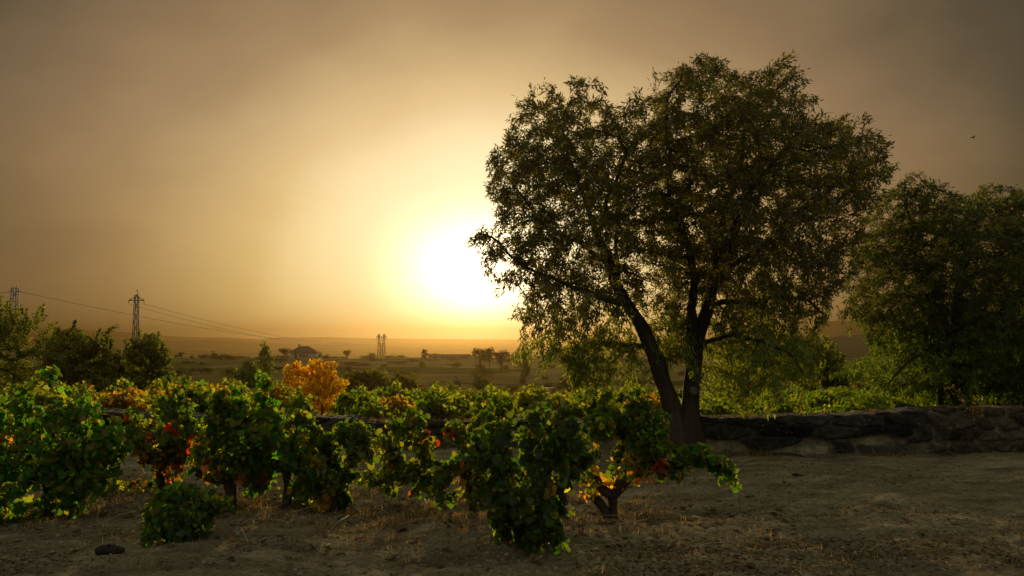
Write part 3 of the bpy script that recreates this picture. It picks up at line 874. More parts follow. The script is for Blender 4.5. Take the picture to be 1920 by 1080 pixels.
    if spots:
        u, v = project(base)
        for (su, sv, sr, colr, pr) in spots:
            hit = (np.hypot(u - su, v - sv) < sr) & (rng.random(n_leaf) < pr)
            c[hit] = np.clip(np.asarray(colr) * np.exp(rng.normal(0, .25, (hit.sum(), 1))), 0, .9)
    fo = mesh_obj('foliage', V, [F], M_VINE, root, np.repeat(c, k, 0), True, b)
    return root

vine('tall dark vine with two upright shoots, filling the corner at the photo edge', (85, 985),
     [([(-60, 770), (0, 745), (45, 750), (110, 745), (160, 745), (205, 775), (235, 805), (235, 855), (215, 905), (175, 940), (120, 945), (60, 985), (-60, 990)], 1.0),
      ([(38, 690), (52, 688), (75, 730), (80, 760), (40, 760)], 1.5), ([(80, 690), (95, 680), (112, 715), (118, 750), (90, 755)], 1.5),
      ([(110, 900), (180, 890), (180, 960), (140, 965), (110, 950)], .8)], 101, 1500, .12, [(15, 825, 14, ORG, .5), (45, 825, 10, RED, .4)], .5, 5, .36, .055, .0, (.030, .082, .013))
vine('red-leaved vine behind the small low vine, its canes turning crimson', (305, 930),
     [([(225, 810), (240, 770), (290, 740), (325, 735), (350, 770), (385, 800), (390, 850), (370, 890), (330, 900), (290, 880), (250, 890), (225, 860)], .9),
      ([(120, 935), (150, 900), (215, 880), (250, 900), (220, 930), (165, 945)], 1.2), ([(315, 720), (335, 705), (345, 740), (325, 760)], 1.2)],
     102, 1000, .11, [(318, 800, 14, (.40, .055, .014), .7), (370, 822, 15, (.36, .06, .014), .7), (280, 815, 10, RED, .5), (200, 805, 12, RED, .5), (270, 870, 40, (.13, .06, .02), .35), (330, 870, 40, (.15, .06, .02), .35), (170, 905, 60, LIME, .5)], .36, 5, .36, .045, .03)
vine('small low vine sprouting from bare soil, close to the dark clod', (348, 1016),
     [([(284, 945), (300, 910), (345, 905), (392, 918), (412, 952), (405, 992), (365, 1016), (315, 1010), (287, 985)], 1.3)], 103, 620, .10, (), .3, 3, .09, .018, .0, (.030, .070, .013), shoots=14)
vine('slim vine on a thick black stump, beside a gap with orange leaves', (427, 956),
     [([(366, 800), (388, 778), (420, 790), (455, 800), (474, 850), (478, 905), (440, 928), (395, 915), (372, 870)], .95), ([(395, 760), (415, 722), (430, 770), (415, 800)], 1.)],
     104, 560, .11, [(455, 908, 18, ORG, .9), (390, 880, 22, (.2, .09, .02), .4)], .34, 4, .30, .065, .015)
vine('tall bushy green vine with a pointed crest, in front of the orange tree', (535, 948),
     [([(425, 780), (440, 745), (470, 735), (520, 760), (545, 785), (580, 808), (600, 860), (580, 928), (530, 926), (475, 912), (450, 860), (432, 820)], 1.0),
      ([(475, 750), (482, 705), (490, 688), (500, 720), (515, 760)], 1.5), ([(515, 900), (545, 900), (545, 925), (525, 930)], 1.0)],
     105, 1250, .12, [(490, 895, 14, ORG, .6), (470, 790, 30, LIME, .4)], .45, 5, .36, .05, .006, (.036, .10, .015))
vine('green vine with two bent bare stems showing below its leaves', (622, 952),
     [([(562, 825), (572, 810), (605, 808), (640, 800), (660, 785), (690, 778), (708, 795), (700, 860), (680, 885), (650, 900), (640, 940), (605, 945), (575, 905), (560, 850)], 1.0), ([(690, 870), (715, 885), (722, 905), (690, 908)], 1.2),
      ([(554, 800), (560, 765), (572, 760), (582, 805)], 1.3)],
     106, 1150, .12, [(603, 940, 20, YEL, .8), (690, 870, 30, LIME, .6), (600, 860, 16, YEL, .6)], .42, 5, .20, .05, .01, shoots=9)
vine('thin straggling vine with an arching cane, gaps showing the wall behind', (890, 968),
     [([(700, 905), (722, 885), (737, 860), (727, 830), (737, 795), (752, 775), (768, 785), (757, 830), (762, 870), (800, 880), (790, 905), (740, 908)], 1.1),
      ([(770, 775), (800, 768), (840, 788), (880, 780), (925, 775), (925, 800), (870, 825), (820, 812), (785, 805)], 1.1),
      ([(795, 890), (840, 870), (870, 850), (915, 830), (930, 870), (905, 925), (865, 915), (825, 945), (800, 930)], 1.2), ([(790, 850), (800, 800), (815, 800), (812, 870)], 1.0)],
     107, 1150, .105, [(812, 815, 18, (.14, .018, .010), .75), (842, 812, 11, (.14, .018, .010), .6), (745, 860, 60, LIME, .5), (890, 900, 40, YEL, .3), (918, 895, 14, ORG, .5)], .36, 4, .36, .045, .02, GREEN, None, 'grapevine', -.08)
vine('dense dark vine with leaves down to the soil, at the centre front of the row', (990, 1030),
     [([(872, 850), (890, 800), (930, 780), (985, 768), (1040, 775), (1095, 790), (1112, 835), (1108, 890), (1080, 930), (1062, 990), (1036, 1020), (960, 1022), (925, 975), (900, 925), (880, 890)], 1.0),
      ([(915, 780), (935, 755), (955, 785)], 1.3), ([(1040, 780), (1065, 758), (1080, 795)], 1.3)],
     108, 1650, .11, [(1035, 920, 10, YEL, .7), (1000, 925, 6, YEL, .7)], .5, 5, .34, .05, .0, (.032, .060, .019), lime=.6, shoots=34)
vine('open vine with forked trunk, glowing yellow leaves and a long trailing cane', (1150, 970),
     [([(1105, 830), (1110, 775), (1130, 755), (1165, 775), (1205, 775), (1240, 795), (1245, 845), (1225, 875), (1195, 885), (1160, 890), (1120, 880), (1100, 860)], .8),
      ([(1120, 775), (1130, 740), (1145, 738), (1160, 775)], 1.4), ([(1175, 775), (1190, 745), (1222, 752), (1230, 780)], 1.2),
      ([(1085, 870), (1130, 890), (1200, 895), (1205, 925), (1165, 935), (1110, 930), (1083, 925)], .55),
      ([(1215, 895), (1232, 868), (1262, 846), (1300, 838), (1345, 850), (1372, 878), (1391, 918), (1380, 922), (1358, 893), (1320, 876), (1290, 885), (1262, 890)], 1.7)],
     109, 950, .11, [(1145, 920, 28, (.45, .24, .02), .55), (1190, 900, 22, (.42, .20, .02), .5), (1100, 935, 22, (.42, .2, .02), .6), (1110, 905, 26, YEL, .6), (1225, 905, 16, (.4, .1, .02), .8), (1235, 870, 14, ORG, .8), (1185, 860, 12, YEL, .8), (1150, 880, 40, YEL, .3)], .38, 5, .20, .05, .0, GREEN, split=.085)

# ---- vines in rows beyond the wall: three kinds grown once, then copied
def back_vine(seed, pal, h, w, ns=40, lf=.105):
    rng = np.random.default_rng(seed)
    root = empty('grapevine', (0, 0, 0), None, 'vine')
    g = Geo()
    g.tube([(0, 0, -.1), (.02, .01, .12), (-.02, 0, .26)], [.05, .04, .045], 7, .2, seed)
    for k in range(4):
        a = k * 1.57 + rng.uniform(-.4, .4)
        g.tube([(-.02, 0, .26), (math.cos(a) * .15, math.sin(a) * .15, .32), (math.cos(a) * .26, math.sin(a) * .26, .45)], [.03, .02, .012], 5)
    g.build('trunk', M_VBARK, root)
    n = 620
    cen = []
    for k in range(ns):                                  # leafy shoots fanning from the head
        a = rng.uniform(0, 2 * math.pi); sp = rng.uniform(.15, 1)
        L = h * rng.uniform(.55, 1.1) * (1 - .25 * sp)
        for t in np.linspace(.15, 1, 24):
            cen.append((math.cos(a) * sp * w * .5 * t ** .8 * 1.1, math.sin(a) * sp * w * .5 * t ** .8, .24 + (L - .2) * t - .28 * sp * t * t * h))
    base = np.array(cen) + rng.normal(0, .045, (len(cen), 3)); n = len(base)
    base[:, 2] = np.maximum(base[:, 2], .12)
    outw = unit(base - np.array([0, 0, .3]))
    V, F, k = leaves(base, outw * .3 + np.array([0, 0, -.7]) + rng.normal(0, .5, (n, 3)), outw * .8 + np.array([0, 0, .5]) + rng.normal(0, .5, (n, 3)), lf * .88 * rng.uniform(.55, 1.15, n), GRAPE_S)
    pal = np.array(pal); c = pal[rng.integers(0, len(pal), n)] * np.exp(rng.normal(0, .25, (n, 1)))
    mesh_obj('foliage', V, [F], M_VINE, root, np.repeat(c, k, 0))
    return root
PAL_G = [GREEN, GREEN, (.055, .09, .018), LIME, LIME]
PAL_L = [(.038, .070, .013), (.046, .080, .015), (.060, .086, .017), (.085, .098, .019)]
PAL_Y = [LIME, LIME, (.13, .125, .022), (.09, .11, .02), (.065, .09, .018)]
PAL_O = [(.13, .085, .022), (.15, .085, .022), (.13, .11, .025), (.12, .09, .025), (.13, .06, .02), LIME]
protos = {'green': [back_vine(201, PAL_G, .85, .95), back_vine(202, PAL_G, .75, 1.05)],
          'yellow-green': [back_vine(203, PAL_Y, .85, 1.0), back_vine(204, PAL_Y, .95, .9)],
          'orange-tinged': [back_vine(205, PAL_O, .8, 1.0), back_vine(206, PAL_O, .7, 1.1)]}
protos['low green'] = [back_vine(207, PAL_L, .62, 1.9, 120, .085), back_vine(208, PAL_L, .58, 1.8, 110, .08)]
fresh = {id(p): True for l in protos.values() for p in l}
MARKS = [(-400, 120, 'below the tallest shrub'), (120, 215, 'below the drooping olive shrub'), (215, 335, 'in line with the pole'), (335, 440, 'between pole and poplar'), (440, 530, 'in line with the poplar'),
         (530, 660, 'next to the orange tree'), (660, 760, 'below the twin-mast pylon'), (760, 860, 'in line with the cypress'), (860, 965, 'below the hazy tree clump'), (965, 1080, 'under the almond crown edge'),
         (1080, 1190, 'under the hanging almond leaves'), (1190, 1300, 'behind the forked almond trunk'), (1300, 1400, 'just past the almond trunk'), (1400, 1520, 'under the drooping almond boughs'), (1520, 1660, 'between both almond trees'), (1660, 2400, 'under the second almond')]
ORD = ['first', 'second', 'third', 'fourth', 'fifth', 'sixth', 'seventh', 'eighth', 'ninth']
rng = np.random.default_rng(77)
ROWS = [13.5, 15.2, 17.1, 19.3, 21.8, 24.6, 27.8, 31.4]
for ri, Y in enumerate(ROWS):
    xlim = Y * .70
    x = -xlim + rng.uniform(0, .8)
    while x < xlim:
        yy = Y + rng.uniform(-.3, .3)
        u = 960 + FPX * x / yy
        if not (1215 < u < 1330 and ri == 0) and not (575 < u < 632 and ri < 3) and not (u > 1700 and ri < 1):
            if u < 480: kind = rng.choice(['green', 'yellow-green', 'orange-tinged'], p=[.25, .4, .35] if 150 < u < 460 and ri > 1 else [.62, .33, .05])
            elif u < 1230: kind = rng.choice(['green', 'yellow-green', 'orange-tinged'], p=[.66, .28, .06])
            elif u > 1330: kind = 'low green'
            else: kind = 'green'
            pr = protos[kind][rng.integers(0, 2)]
            o = pr if fresh[id(pr)] else copy_tree(pr)
            fresh[id(pr)] = False
            o.location = (x, yy, zg(x, yy) - .02)
            o.rotation_euler = (0, 0, rng.uniform(0, 6.28))
            s = rng.uniform(.8, 1.1) * (.72 if u > 1300 else 1) * (1.12 if u < 450 else 1)
            o.scale = (s, s, s * rng.uniform(.9, 1.1)) if kind != 'low green' else (1, 1, rng.uniform(.85, 1.05))
            mk = next(t for a, b, t in MARKS if a <= u < b)
            o['label'] = f'{kind} vine in the {ORD[ri]} row beyond the wall, {mk}'
            o['group'] = 'vines in rows beyond the stone wall'
        x += rng.uniform(.95, 1.35) * (1 if u < 1300 else 1.1)

# ------------------------------------------------------------------ shrubs and trees of the valley
def leafy(name, label, cat, poly, Y, n_leaf, size, cols, seed, half, trunk_px, group=None, thr=-.06, shoots=0, matl=None, trunk_r=.05, dk=None):
    """shrub or small tree grown to an outline; trunk_px is where its stem meets the ground"""
    rng = np.random.default_rng(seed)
    px = Y / FPX
    b = at(trunk_px[0], trunk_px[1], Y); b[2] = zg(b[0], b[1])
    ar = np.array(poly, float); h = (ar[:, 1].max() - ar[:, 1].min()) * px; w = (ar[:, 0].max() - ar[:, 0].min()) * px
    step = max(h, w) / 26
    sk = Skel(); top = at(np.mean(ar[:, 0]), ar[:, 1].min() * .45 + ar[:, 1].max() * .55, Y)
    if top[2] < b[2] + .3: top[2] = b[2] + .3
    sk.limb([b - np.array([0, 0, .1]), (b + top) / 2 + rng.normal(0, .05, 3), top], [trunk_r, trunk_r * .8, trunk_r * .5], step)
    att = crown_points(poly, Y, 1100, half, max(half * .9, .05), rng, (seed % 13) / 20 + .1, 3.2 / max(h, .5), thr, .3)
    att = att[att[:, 2] > b[2] - .5]
    P, par = grow(sk, att, step, max(h, w), step * 1.2, rng, (0, 0, .05), .25, 60)
    nS = len(sk.r); n = len(P); tipw = trunk_r * .12
    extra = []; ep = []
    kids = np.bincount(par[par >= 0], minlength=n)
    if shoots:
        hi = [i for i in range(nS, n) if kids[i] == 0 and P[i][2] > np.percentile(P[:, 2], 65)]
        for i in rng.permutation(hi)[:shoots]:
            c = P[i]; last = i; d = unit((np.array([rng.normal(0, .35), rng.normal(0, .35), 1.0]))[None])[0]
            for s in range(rng.integers(3, 7)):
                d = unit((d + rng.normal(0, .12, 3))[None])[0]; c = c + d * step * .75; extra.append(c); ep.append(last); last = n + len(extra) - 1
    if extra: P = np.vstack([P, extra]); par = np.r_[par, ep]
    r = radii(P, par, sk.r, tipw, 2.4)
    root = empty(name, b, label, cat, group)
    g = Geo(); wood(g, P, par, r, (.1, .03, .012), .1)
    g.build('trunk', M_BARK, root, b)
    pick = rng.integers(nS, len(P), n_leaf); q = par[pick]; f = rng.random((n_leaf, 1))
    spread = np.where(pick >= n, .25, 1.0)[:, None]
    bs = P[q] * (1 - f) + P[pick] * f + rng.normal(0, step * .45, (n_leaf, 3)) * spread
    c = np.array(cols)[rng.integers(0, len(cols), n_leaf)] * np.exp(rng.normal(0, .25, (n_leaf, 1)))
    c = c * (1 + 1.0 * fbm(bs * (4 / max(h, .5)), 3, seed)[:, None])
    V, F, k = leaves(bs, rng.normal(0, .7, (n_leaf, 3)) + np.array([0, 0, -.2]), rng.normal(0, 1, (n_leaf, 3)), size * rng.uniform(.6, 1.3, n_leaf), OVAL)
    mesh_obj('crown', V, [F], matl or M_SHRUB, root, np.repeat(np.clip(c, .003, .9), k, 0), True, b)
    return root
OLIVE = [(.12, .13, .03), (.17, .155, .034), (.09, .105, .026)]
OLIVE_D = [(.07, .084, .023), (.095, .10, .026)]
leafy('shrub', 'tallest olive shrub with twiggy upright shoots, in front of the lattice pylon', 'shrub', [(-80, 740), (-80, 590), (-20, 580), (5, 565), (30, 590), (65, 580), (90, 600), (110, 640), (120, 700), (110, 740)], 26, 23000, .080, OLIVE, 301, 1.3, (20, 740), None, -.06, 60, None, .06)
leafy('shrub', 'drooping olive green shrub with yellowed lower leaves, between two taller dark shrubs', 'shrub', [(95, 740), (92, 640), (110, 605), (135, 612), (150, 622), (180, 628), (195, 650), (210, 690), (215, 735)], 25, 21000, .080, OLIVE + [(.11, .085, .02)], 302, 1.1, (150, 745), None, -.06, 14, None, .05)
leafy('shrub', 'dark shrub with a single pointed top, at the foot of the pole', 'shrub', [(186, 735), (188, 655), (205, 620), (213, 606), (222, 625), (245, 650), (255, 700), (250, 738)], 29, 10000, .085, OLIVE_D, 303, 1.0, (215, 740), None, -.06, 10, None, .05)
leafy('shrub', 'broad rounded dark shrub spreading on the far side of the pole base', 'shrub', [(240, 738), (240, 660), (262, 632), (285, 622), (305, 640), (322, 668), (328, 710), (318, 738)], 28, 12000, .085, OLIVE_D + OLIVE, 304, 1.1, (285, 740), None, -.06, 8, None, .05)
leafy('orange_tree', 'small tree all in bright orange autumn leaves standing among the vines', 'tree', [(528, 712), (533, 695), (552, 674), (568, 688), (580, 676), (600, 672), (612, 684), (632, 674), (638, 694), (655, 700), (650, 726), (630, 740), (622, 760), (615, 785), (597, 785), (590, 765), (570, 758), (558, 735), (545, 722)], 18, 9000, .06,
      [(.52, .30, .022), (.50, .25, .018), (.58, .37, .03), (.40, .17, .015)], 305, .7, (603, 800), None, -.04, 10, M_SHRUB, .03)
leafy('poplar', 'slender pale poplar rising above the low bushes near the orange tree', 'tree', [(478, 725), (482, 680), (490, 655), (498, 643), (506, 655), (514, 685), (520, 725)], 48, 2100, .12, [(.13, .14, .035), (.10, .115, .03)], 306, .7, (498, 725), None, -.06, 22, None, .06)
leafy('shrub', 'round green bush leaning against the slender poplar', 'shrub', [(435, 728), (440, 695), (458, 680), (475, 678), (490, 700), (495, 728)], 44, 4200, .12, OLIVE, 307, .9, (465, 730), None, -.1, 0, None, .05)
leafy('shrub', 'dark hedge-like bush with reddish top, beside the orange tree', 'shrub', [(632, 752), (640, 705), (665, 694), (700, 694), (722, 702), (735, 725), (740, 752)], 46, 10000, .13, OLIVE_D + [(.10, .045, .018)], 308, 1.6, (685, 755), None, -.1, 0, None, .06)
leafy('shrub', 'lower end of the dark hedge, tinged orange along its top', 'shrub', [(722, 752), (730, 708), (748, 700), (775, 712), (800, 725), (808, 750)], 48, 8000, .13, OLIVE_D + [(.12, .055, .018)], 309, 1.3, (765, 755), None, -.1, 0, None, .06)
leafy('shrub', 'dark bush in the shade between the two almond trees, beyond the low vines', 'shrub', [(1530, 745), (1530, 695), (1555, 680), (1585, 690), (1598, 745)], 34, 9000, .10, OLIVE_D, 310, .9, (1565, 745), None, -.1, 0, None, .05)
leafy('field_tree', 'loose feathery tree in the gap between the two almond trees', 'tree', [(1490, 735), (1500, 665), (1518, 640), (1540, 622), (1552, 640), (1568, 655), (1580, 675), (1572, 695), (1555, 705), (1530, 735)], 33, 9000, .10, OLIVE, 311, 1.0, (1520, 745), None, -.05, 10, None, .06)
leafy('shrub', 'pale bush at the foot of the far slope, seen past the almond trunk', 'shrub', [(1330, 745), (1340, 715), (1365, 705), (1395, 715), (1410, 745)], 50, 5000, .12, OLIVE, 312, .9, (1370, 750), None, -.1, 0, None, .05)

# small far trees and bushes: grown once, copied
def far_proto(seed, cols, shape):
    rng = np.random.default_rng(seed)
    root = empty('far_tree' if shape != 'bush' else 'far_bush', (0, 0, 0), None, 'tree' if shape != 'bush' else 'bush')
    g = Geo()
    th = {'round': .35, 'tall': .15, 'bush': .1}[shape]
    g.tube([(0, 0, -.08), (.01, 0, th), (0, .01, th + .35)], [.035, .028, .012], 6)
    for k in range(5):
        a = rng.uniform(0, 6.28); g.tube([(0, 0, th * (.7 + .1 * k)), (math.cos(a) * .14, math.sin(a) * .14, th + .2 + .06 * k)], [.015, .007], 4)
    g.build('trunk', M_BARK, root)
    n = 1500
    lobes = []
    for k in range(11):
        a = rng.uniform(0, 6.28); q = rng.uniform(0, 1)
        if shape == 'round': c = (math.cos(a) * .27 * q ** .5, math.sin(a) * .27 * q ** .5, rng.uniform(.42, .82)); s = rng.uniform(.1, .19)
        elif shape == 'tall': z = rng.uniform(.2, .92); c = (math.cos(a) * .10 * (1 - z * .6), math.sin(a) * .10 * (1 - z * .6), z); s = rng.uniform(.05, .1) * (1.25 - .7 * z)
        else: c = (math.cos(a) * .42 * q ** .5, math.sin(a) * .38 * q ** .5, rng.uniform(.2, .72) * (1 - .4 * q)); s = rng.uniform(.12, .24)
        lobes.append((*c, s))
    lb = np.array(lobes)[rng.integers(0, 11, n)]
    bs = lb[:, :3] + unit(rng.normal(0, 1, (n, 3))) * lb[:, 3:4] * rng.uniform(.55, 1.08, (n, 1))
    bs[:, 2] = np.maximum(bs[:, 2], .02)
    c = np.array(cols)[rng.integers(0, len(cols), n)] * np.exp(rng.normal(0, .3, (n, 1)))
    V, F, k = leaves(bs, rng.normal(0, 1, (n, 3)), rng.normal(0, 1, (n, 3)), .055 * rng.uniform(.6, 1.4, n), OVAL)
    mesh_obj('crown', V, [F], M_SHRUB, root, np.repeat(c, k, 0))
    return root
SCRUB = [(.022, .022, .008), (.032, .030, .010), (.018, .018, .007)]
FP = {'round': [far_proto(401, SCRUB, 'round'), far_proto(402, SCRUB + OLIVE_D, 'round')], 'tall': [far_proto(403, SCRUB, 'tall')],
      'bush': [far_proto(404, SCRUB, 'bush'), far_proto(405, SCRUB + OLIVE_D, 'bush'), far_proto(406, SCRUB + [(.06, .036, .012)], 'bush')]}
ffresh = {id(p): True for l in FP.values() for p in l}
rng = np.random.default_rng(5)
def place_far(kind, u, v_top, Y, w_px, label, group, v_base=None, which=None):
    l = FP[kind]; pr = l[rng.integers(0, len(l))] if which is None else l[which]
    o = pr if ffresh[id(pr)] else copy_tree(pr); ffresh[id(pr)] = False
    p = at(u, v_top, Y); z = zg(p[0], Y)
    h = max(p[2] - z, .4); wid = w_px * Y / FPX
    nat = {'round': .82, 'tall': .30, 'bush': 1.15}[kind]
    o.location = (p[0], Y, z); o.scale = (wid / nat, wid / nat, h / .98)
    o.rotation_euler = (0, 0, rng.uniform(0, 6.28))
    o['label'] = label
    if group: o['group'] = group
    return o
CREST = 'small trees along the far crest'
place_far('tall', 797, 655, 250, 15, 'lone cypress standing up from the crest beside the long shed', CREST)
place_far('round', 650, 656, 285, 20, 'small round tree on the crest between house and twin-mast pylon', CREST)
place_far('bush', 697, 655, 300, 16, 'small dark tree just beside the twin-mast pylon', CREST)
place_far('bush', 752, 662, 290, 16, 'low conical tree on the crest between pylon and cypress', CREST)
place_far('round', 533, 652, 270, 30, 'bushy tree hugging the blank side of the white house', CREST)
place_far('bush', 600, 656, 262, 18, 'small tree at the windowed end of the white house', CREST)
place_far('bush', 612, 661, 258, 20, 'flat bush a little downhill from the white house', CREST)
place_far('bush', 401, 655, 280, 24, 'lone pointed bush on the crest over the reddish vines', CREST)
place_far('round', 341, 659, 290, 14, 'small round tree on the crest beside the dark rounded shrub', CREST)
place_far('bush', 360, 663, 286, 12, 'tiny low bush on the crest next to the small round tree', CREST)
CL = 'hazy clump of trees beside the almond'
place_far('round', 900, 650, 150, 42, 'broad tree of the hazy clump nearest the long shed', CL)
place_far('round', 918, 649, 155, 22, 'narrow pointed tree in the middle of the hazy clump', CL)
place_far('round', 940, 655, 150, 38, 'round tree of the hazy clump nearest the almond crown', CL)
place_far('bush', 980, 640, 110, 36, 'dark bush half hidden by the lowest leaves of the almond', CL)
VB = 'dark bushes dotted over the valley fields'
place_far('bush', 857, 698, 85, 22, 'small dark bush on the pale field below the long shed', VB)
place_far('bush', 905, 690, 78, 48, 'wide dark mound of a bush below the hazy clump of trees', VB)
place_far('bush', 870, 715, 60, 16, 'narrow dark bush nearest behind the vines below the shed', VB)
place_far('bush', 893, 718, 62, 30, 'pair-wide dark bush just past the narrow one behind the vines', VB)
place_far('bush', 1035, 704, 70, 48, 'yellowish bush standing right above the little stone hut', VB)
place_far('bush', 1075, 690, 80, 70, 'broad hazy bush behind the hanging almond leaves', VB)
place_far('bush', 960, 712, 75, 34, 'low pale bush between wide dark mound and stone hut', VB)
PAT = [('crest line', 300, 330, 662, 667), ('upper slope', 190, 280, 667, 676), ('middle slope', 120, 180, 672, 690), ('lower slope', 75, 110, 690, 712)]
for nm, y0, y1, v0, v1 in PAT:
    cnt = {'crest line': 30, 'upper slope': 34, 'middle slope': 30, 'lower slope': 18}[nm]
    for k in range(cnt):
        u = 330 + (1560 - 330) * (k + rng.uniform(0, .9)) / cnt
        if nm == 'lower slope' and 500 < u < 840: continue
        Y = rng.uniform(y0, y1)
        p = at(u, 660, Y); z = zg(p[0], Y)
        hgt = rng.uniform(.9, 2.0) * (1.3 if nm == 'crest line' else 1); vt = 637 + (1.6 - z - hgt) / Y * FPX
        mk = next(t for a, b, t in MARKS if a <= u < b)
        place_far('bush', u, vt, Y, rng.uniform(16, 62), f'hazy bush on the {nm} of the fields, {mk}', 'hazy scrub on the far slope')

MF = {'a': far_proto(411, OLIVE, 'bush'), 'b': far_proto(412, OLIVE + OLIVE_D, 'bush'), 'c': far_proto(413, OLIVE_D + [(.10, .06, .02)], 'bush')}
FP['bush'] += list(MF.values())
for pr_ in MF.values(): ffresh[id(pr_)] = True
for k, (u, vt, Y, w, what) in enumerate([(345, 690, 62, 60, 'wide olive bush past the rounded dark shrub'), (395, 697, 55, 70, 'long olive bush under the lone pointed crest bush'), (425, 706, 48, 40, 'small olive bush at the poplar side of the long olive bush'),
        (372, 708, 46, 60, 'near olive bush just above the orange vine rows'), (530, 690, 75, 40, 'dull bush half behind the orange tree'), (820, 720, 56, 44, 'rusty bush between dark hedge and valley field'), (845, 705, 70, 40, 'olive bush under the long shed'),
        (930, 722, 58, 50, 'olive bush at the foot of the hazy clump'), (985, 716, 66, 46, 'olive bush just before the stone hut'), (1060, 722, 60, 60, 'wide olive bush past the stone hut'), (1110, 705, 78, 80, 'broad olive bush under the almond crown edge'), (1150, 722, 56, 70, 'low olive bush behind hanging almond leaves'),
        (1215, 712, 62, 70, 'olive bush behind the leaning almond limb'), (1345, 700, 70, 70, 'olive bush just past the upright almond limb'), (1400, 690, 85, 90, 'wide dull bush far behind the drooping boughs'), (1450, 705, 60, 80, 'olive bush under the drooping boughs'), (1470, 675, 120, 90, 'broad hazy bush on the slope behind the boughs'),
        (1610, 690, 60, 60, 'olive bush in the gap beside the dark shaded bush'), (1640, 665, 90, 80, 'hazy bush on the slope between the crowns'), (1600, 655, 130, 70, 'far hazy bush below the flat-topped hill'), (770, 690, 95, 60, 'dull bush on the rise above the dark hedge'), (700, 682, 110, 60, 'dull low bush above the dark hedge')]):
    place_far('bush', u, vt, Y, w, what, 'olive scrub on the near fields', None, 3 + k % 3)

# ------------------------------------------------------------------ house, shed, hut
def house():
    Y = 280.0; p = at(571, 660, Y); z = zg(p[0], Y)
    root = empty('farmhouse', (p[0], Y, z), 'small white farmhouse with a dark hipped roof on the far crest', 'house')
    root.rotation_euler = (0, 0, R(-18))
    top = at(571, 649, Y)[2] - z
    W, D, H = 7.6, 6.0, top - 2.1
    g = Geo(); g.box((0, 0, H / 2 - .5), (W, D, H + 1.0)); g.build('wall', M_PLASTER, root, None, False)
    g = Geo(); e = .45
    v = [(-W / 2 - e, -D / 2 - e, H), (W / 2 + e, -D / 2 - e, H), (W / 2 + e, D / 2 + e, H), (-W / 2 - e, D / 2 + e, H), (-1.9, 0, H + 2.1), (1.6, 0, H + 2.1)]
    v += [(a, b, c - .15) for a, b, c in v[:4]]
    g.add(v, [(0, 1, 5, 4), (2, 3, 4, 5), (6, 9, 8, 7), (0, 6, 7, 1), (1, 7, 8, 2), (2, 8, 9, 3), (3, 9, 6, 0)], [(1, 2, 5), (3, 0, 4)])
    rf = g.build('roof', M_ROOF, root, None, False)
    g = Geo(); g.box((-2.4, .3, H + 1.9), (.5, .5, 1.7)); g.box((-2.4, .3, H + 2.78), (.62, .62, .1)); g.build('chimney', M_PLASTER, rf, None, False)
    for x in (.4, 1.7, 2.9):
        g = Geo()
        for dx, dz, w, h in ((-.5, 0, .1, 1.2), (.5, 0, .1, 1.2), (0, .6, 1.1, .1), (0, -.6, 1.1, .1)): g.box((x + dx, -D / 2 - .03, H * .55 + dz), (w, .1, h))
        w = g.build('window', M_PLASTER, root, None, False)
        g = Geo(); g.box((x, -D / 2 - .01, H * .55), (.9, .06, 1.1)); g.build('pane', M_GLASS, w, None, False)
    g = Geo(); g.box((-1.6, -D / 2 - .02, 1.0), (1.0, .08, 2.0)); g.build('door', M_ROOF, root, None, False)
house()
def shed():
    Y = 270.0; a = at(806, 666, Y); b = at(880, 666, Y); z = zg((a[0] + b[0]) / 2, Y)
    L = b[0] - a[0]; H = a[2] - z - .4
    root = empty('long_shed', ((a[0] + b[0]) / 2, Y, z), 'long low shed with a flat dark roof, between cypress and hazy trees', 'shed')
    g = Geo(); g.box((0, 0, H / 2 - .8), (L, 6, H + 1.6)); g.build('wall', M_HUT, root, None, False)
    g = Geo(); V = [(-L / 2 - .3, -3.4, H), (L / 2 + .3, -3.4, H), (L / 2 + .3, 0, H + .75), (-L / 2 - .3, 0, H + .75), (L / 2 + .3, 3.4, H), (-L / 2 - .3, 3.4, H)]
    V += [(x, y, q - .12) for x, y, q in V]
    g.add(V, [(0, 1, 2, 3), (3, 2, 4, 5), (6, 9, 8, 7), (9, 11, 10, 8), (0, 6, 7, 1), (4, 10, 11, 5), (1, 7, 8, 2), (2, 8, 10, 4), (0, 3, 9, 6), (3, 5, 11, 9)])
    g.build('roof', M_ROOF, root, None, False)
    for k in range(4):
        g = Geo(); g.box((-L / 2 + L * (k + .5) / 4, -3.02, H * .5), (1.6, .1, H * .75)); g.build('door', M_GLASS, root, None, False)
shed()
def hut():
    Y = 66.0; p = at(1027, 745, Y); z = zg(p[0], Y); t = at(1027, 728, Y)[2] - z
    root = empty('stone_hut', (p[0], Y, z), 'tiny square stone hut beside a pale wall in the valley field', 'hut')
    V, Q = rounded_block((0, 0, t / 2 - .2), (.75, .75, t + .4), 12, 9, .02, 5)
    g = Geo(); g.add(V, Q); g.build('wall', M_HUT, root)
    V, Q = rounded_block((0, 0, t), (.92, .92, .12), 10, 9, .015, 6)
    g = Geo(); g.add(V, Q); g.build('roof', M_HUT, root)
    p2 = at(1000, 740, Y + 1); z2 = zg(p2[0], Y + 1)
    g = Geo(); V, Q = rounded_block((p2[0], Y + 1, z2 + .2), (2.2, .4, .75), 8, 13, .03, 8); g.add(V, Q)
    tag(g.build('field_wall', M_HUT, None, (p2[0], Y + 1, z2)), 'short pale field wall ending at the tiny stone hut', 'wall')
hut()

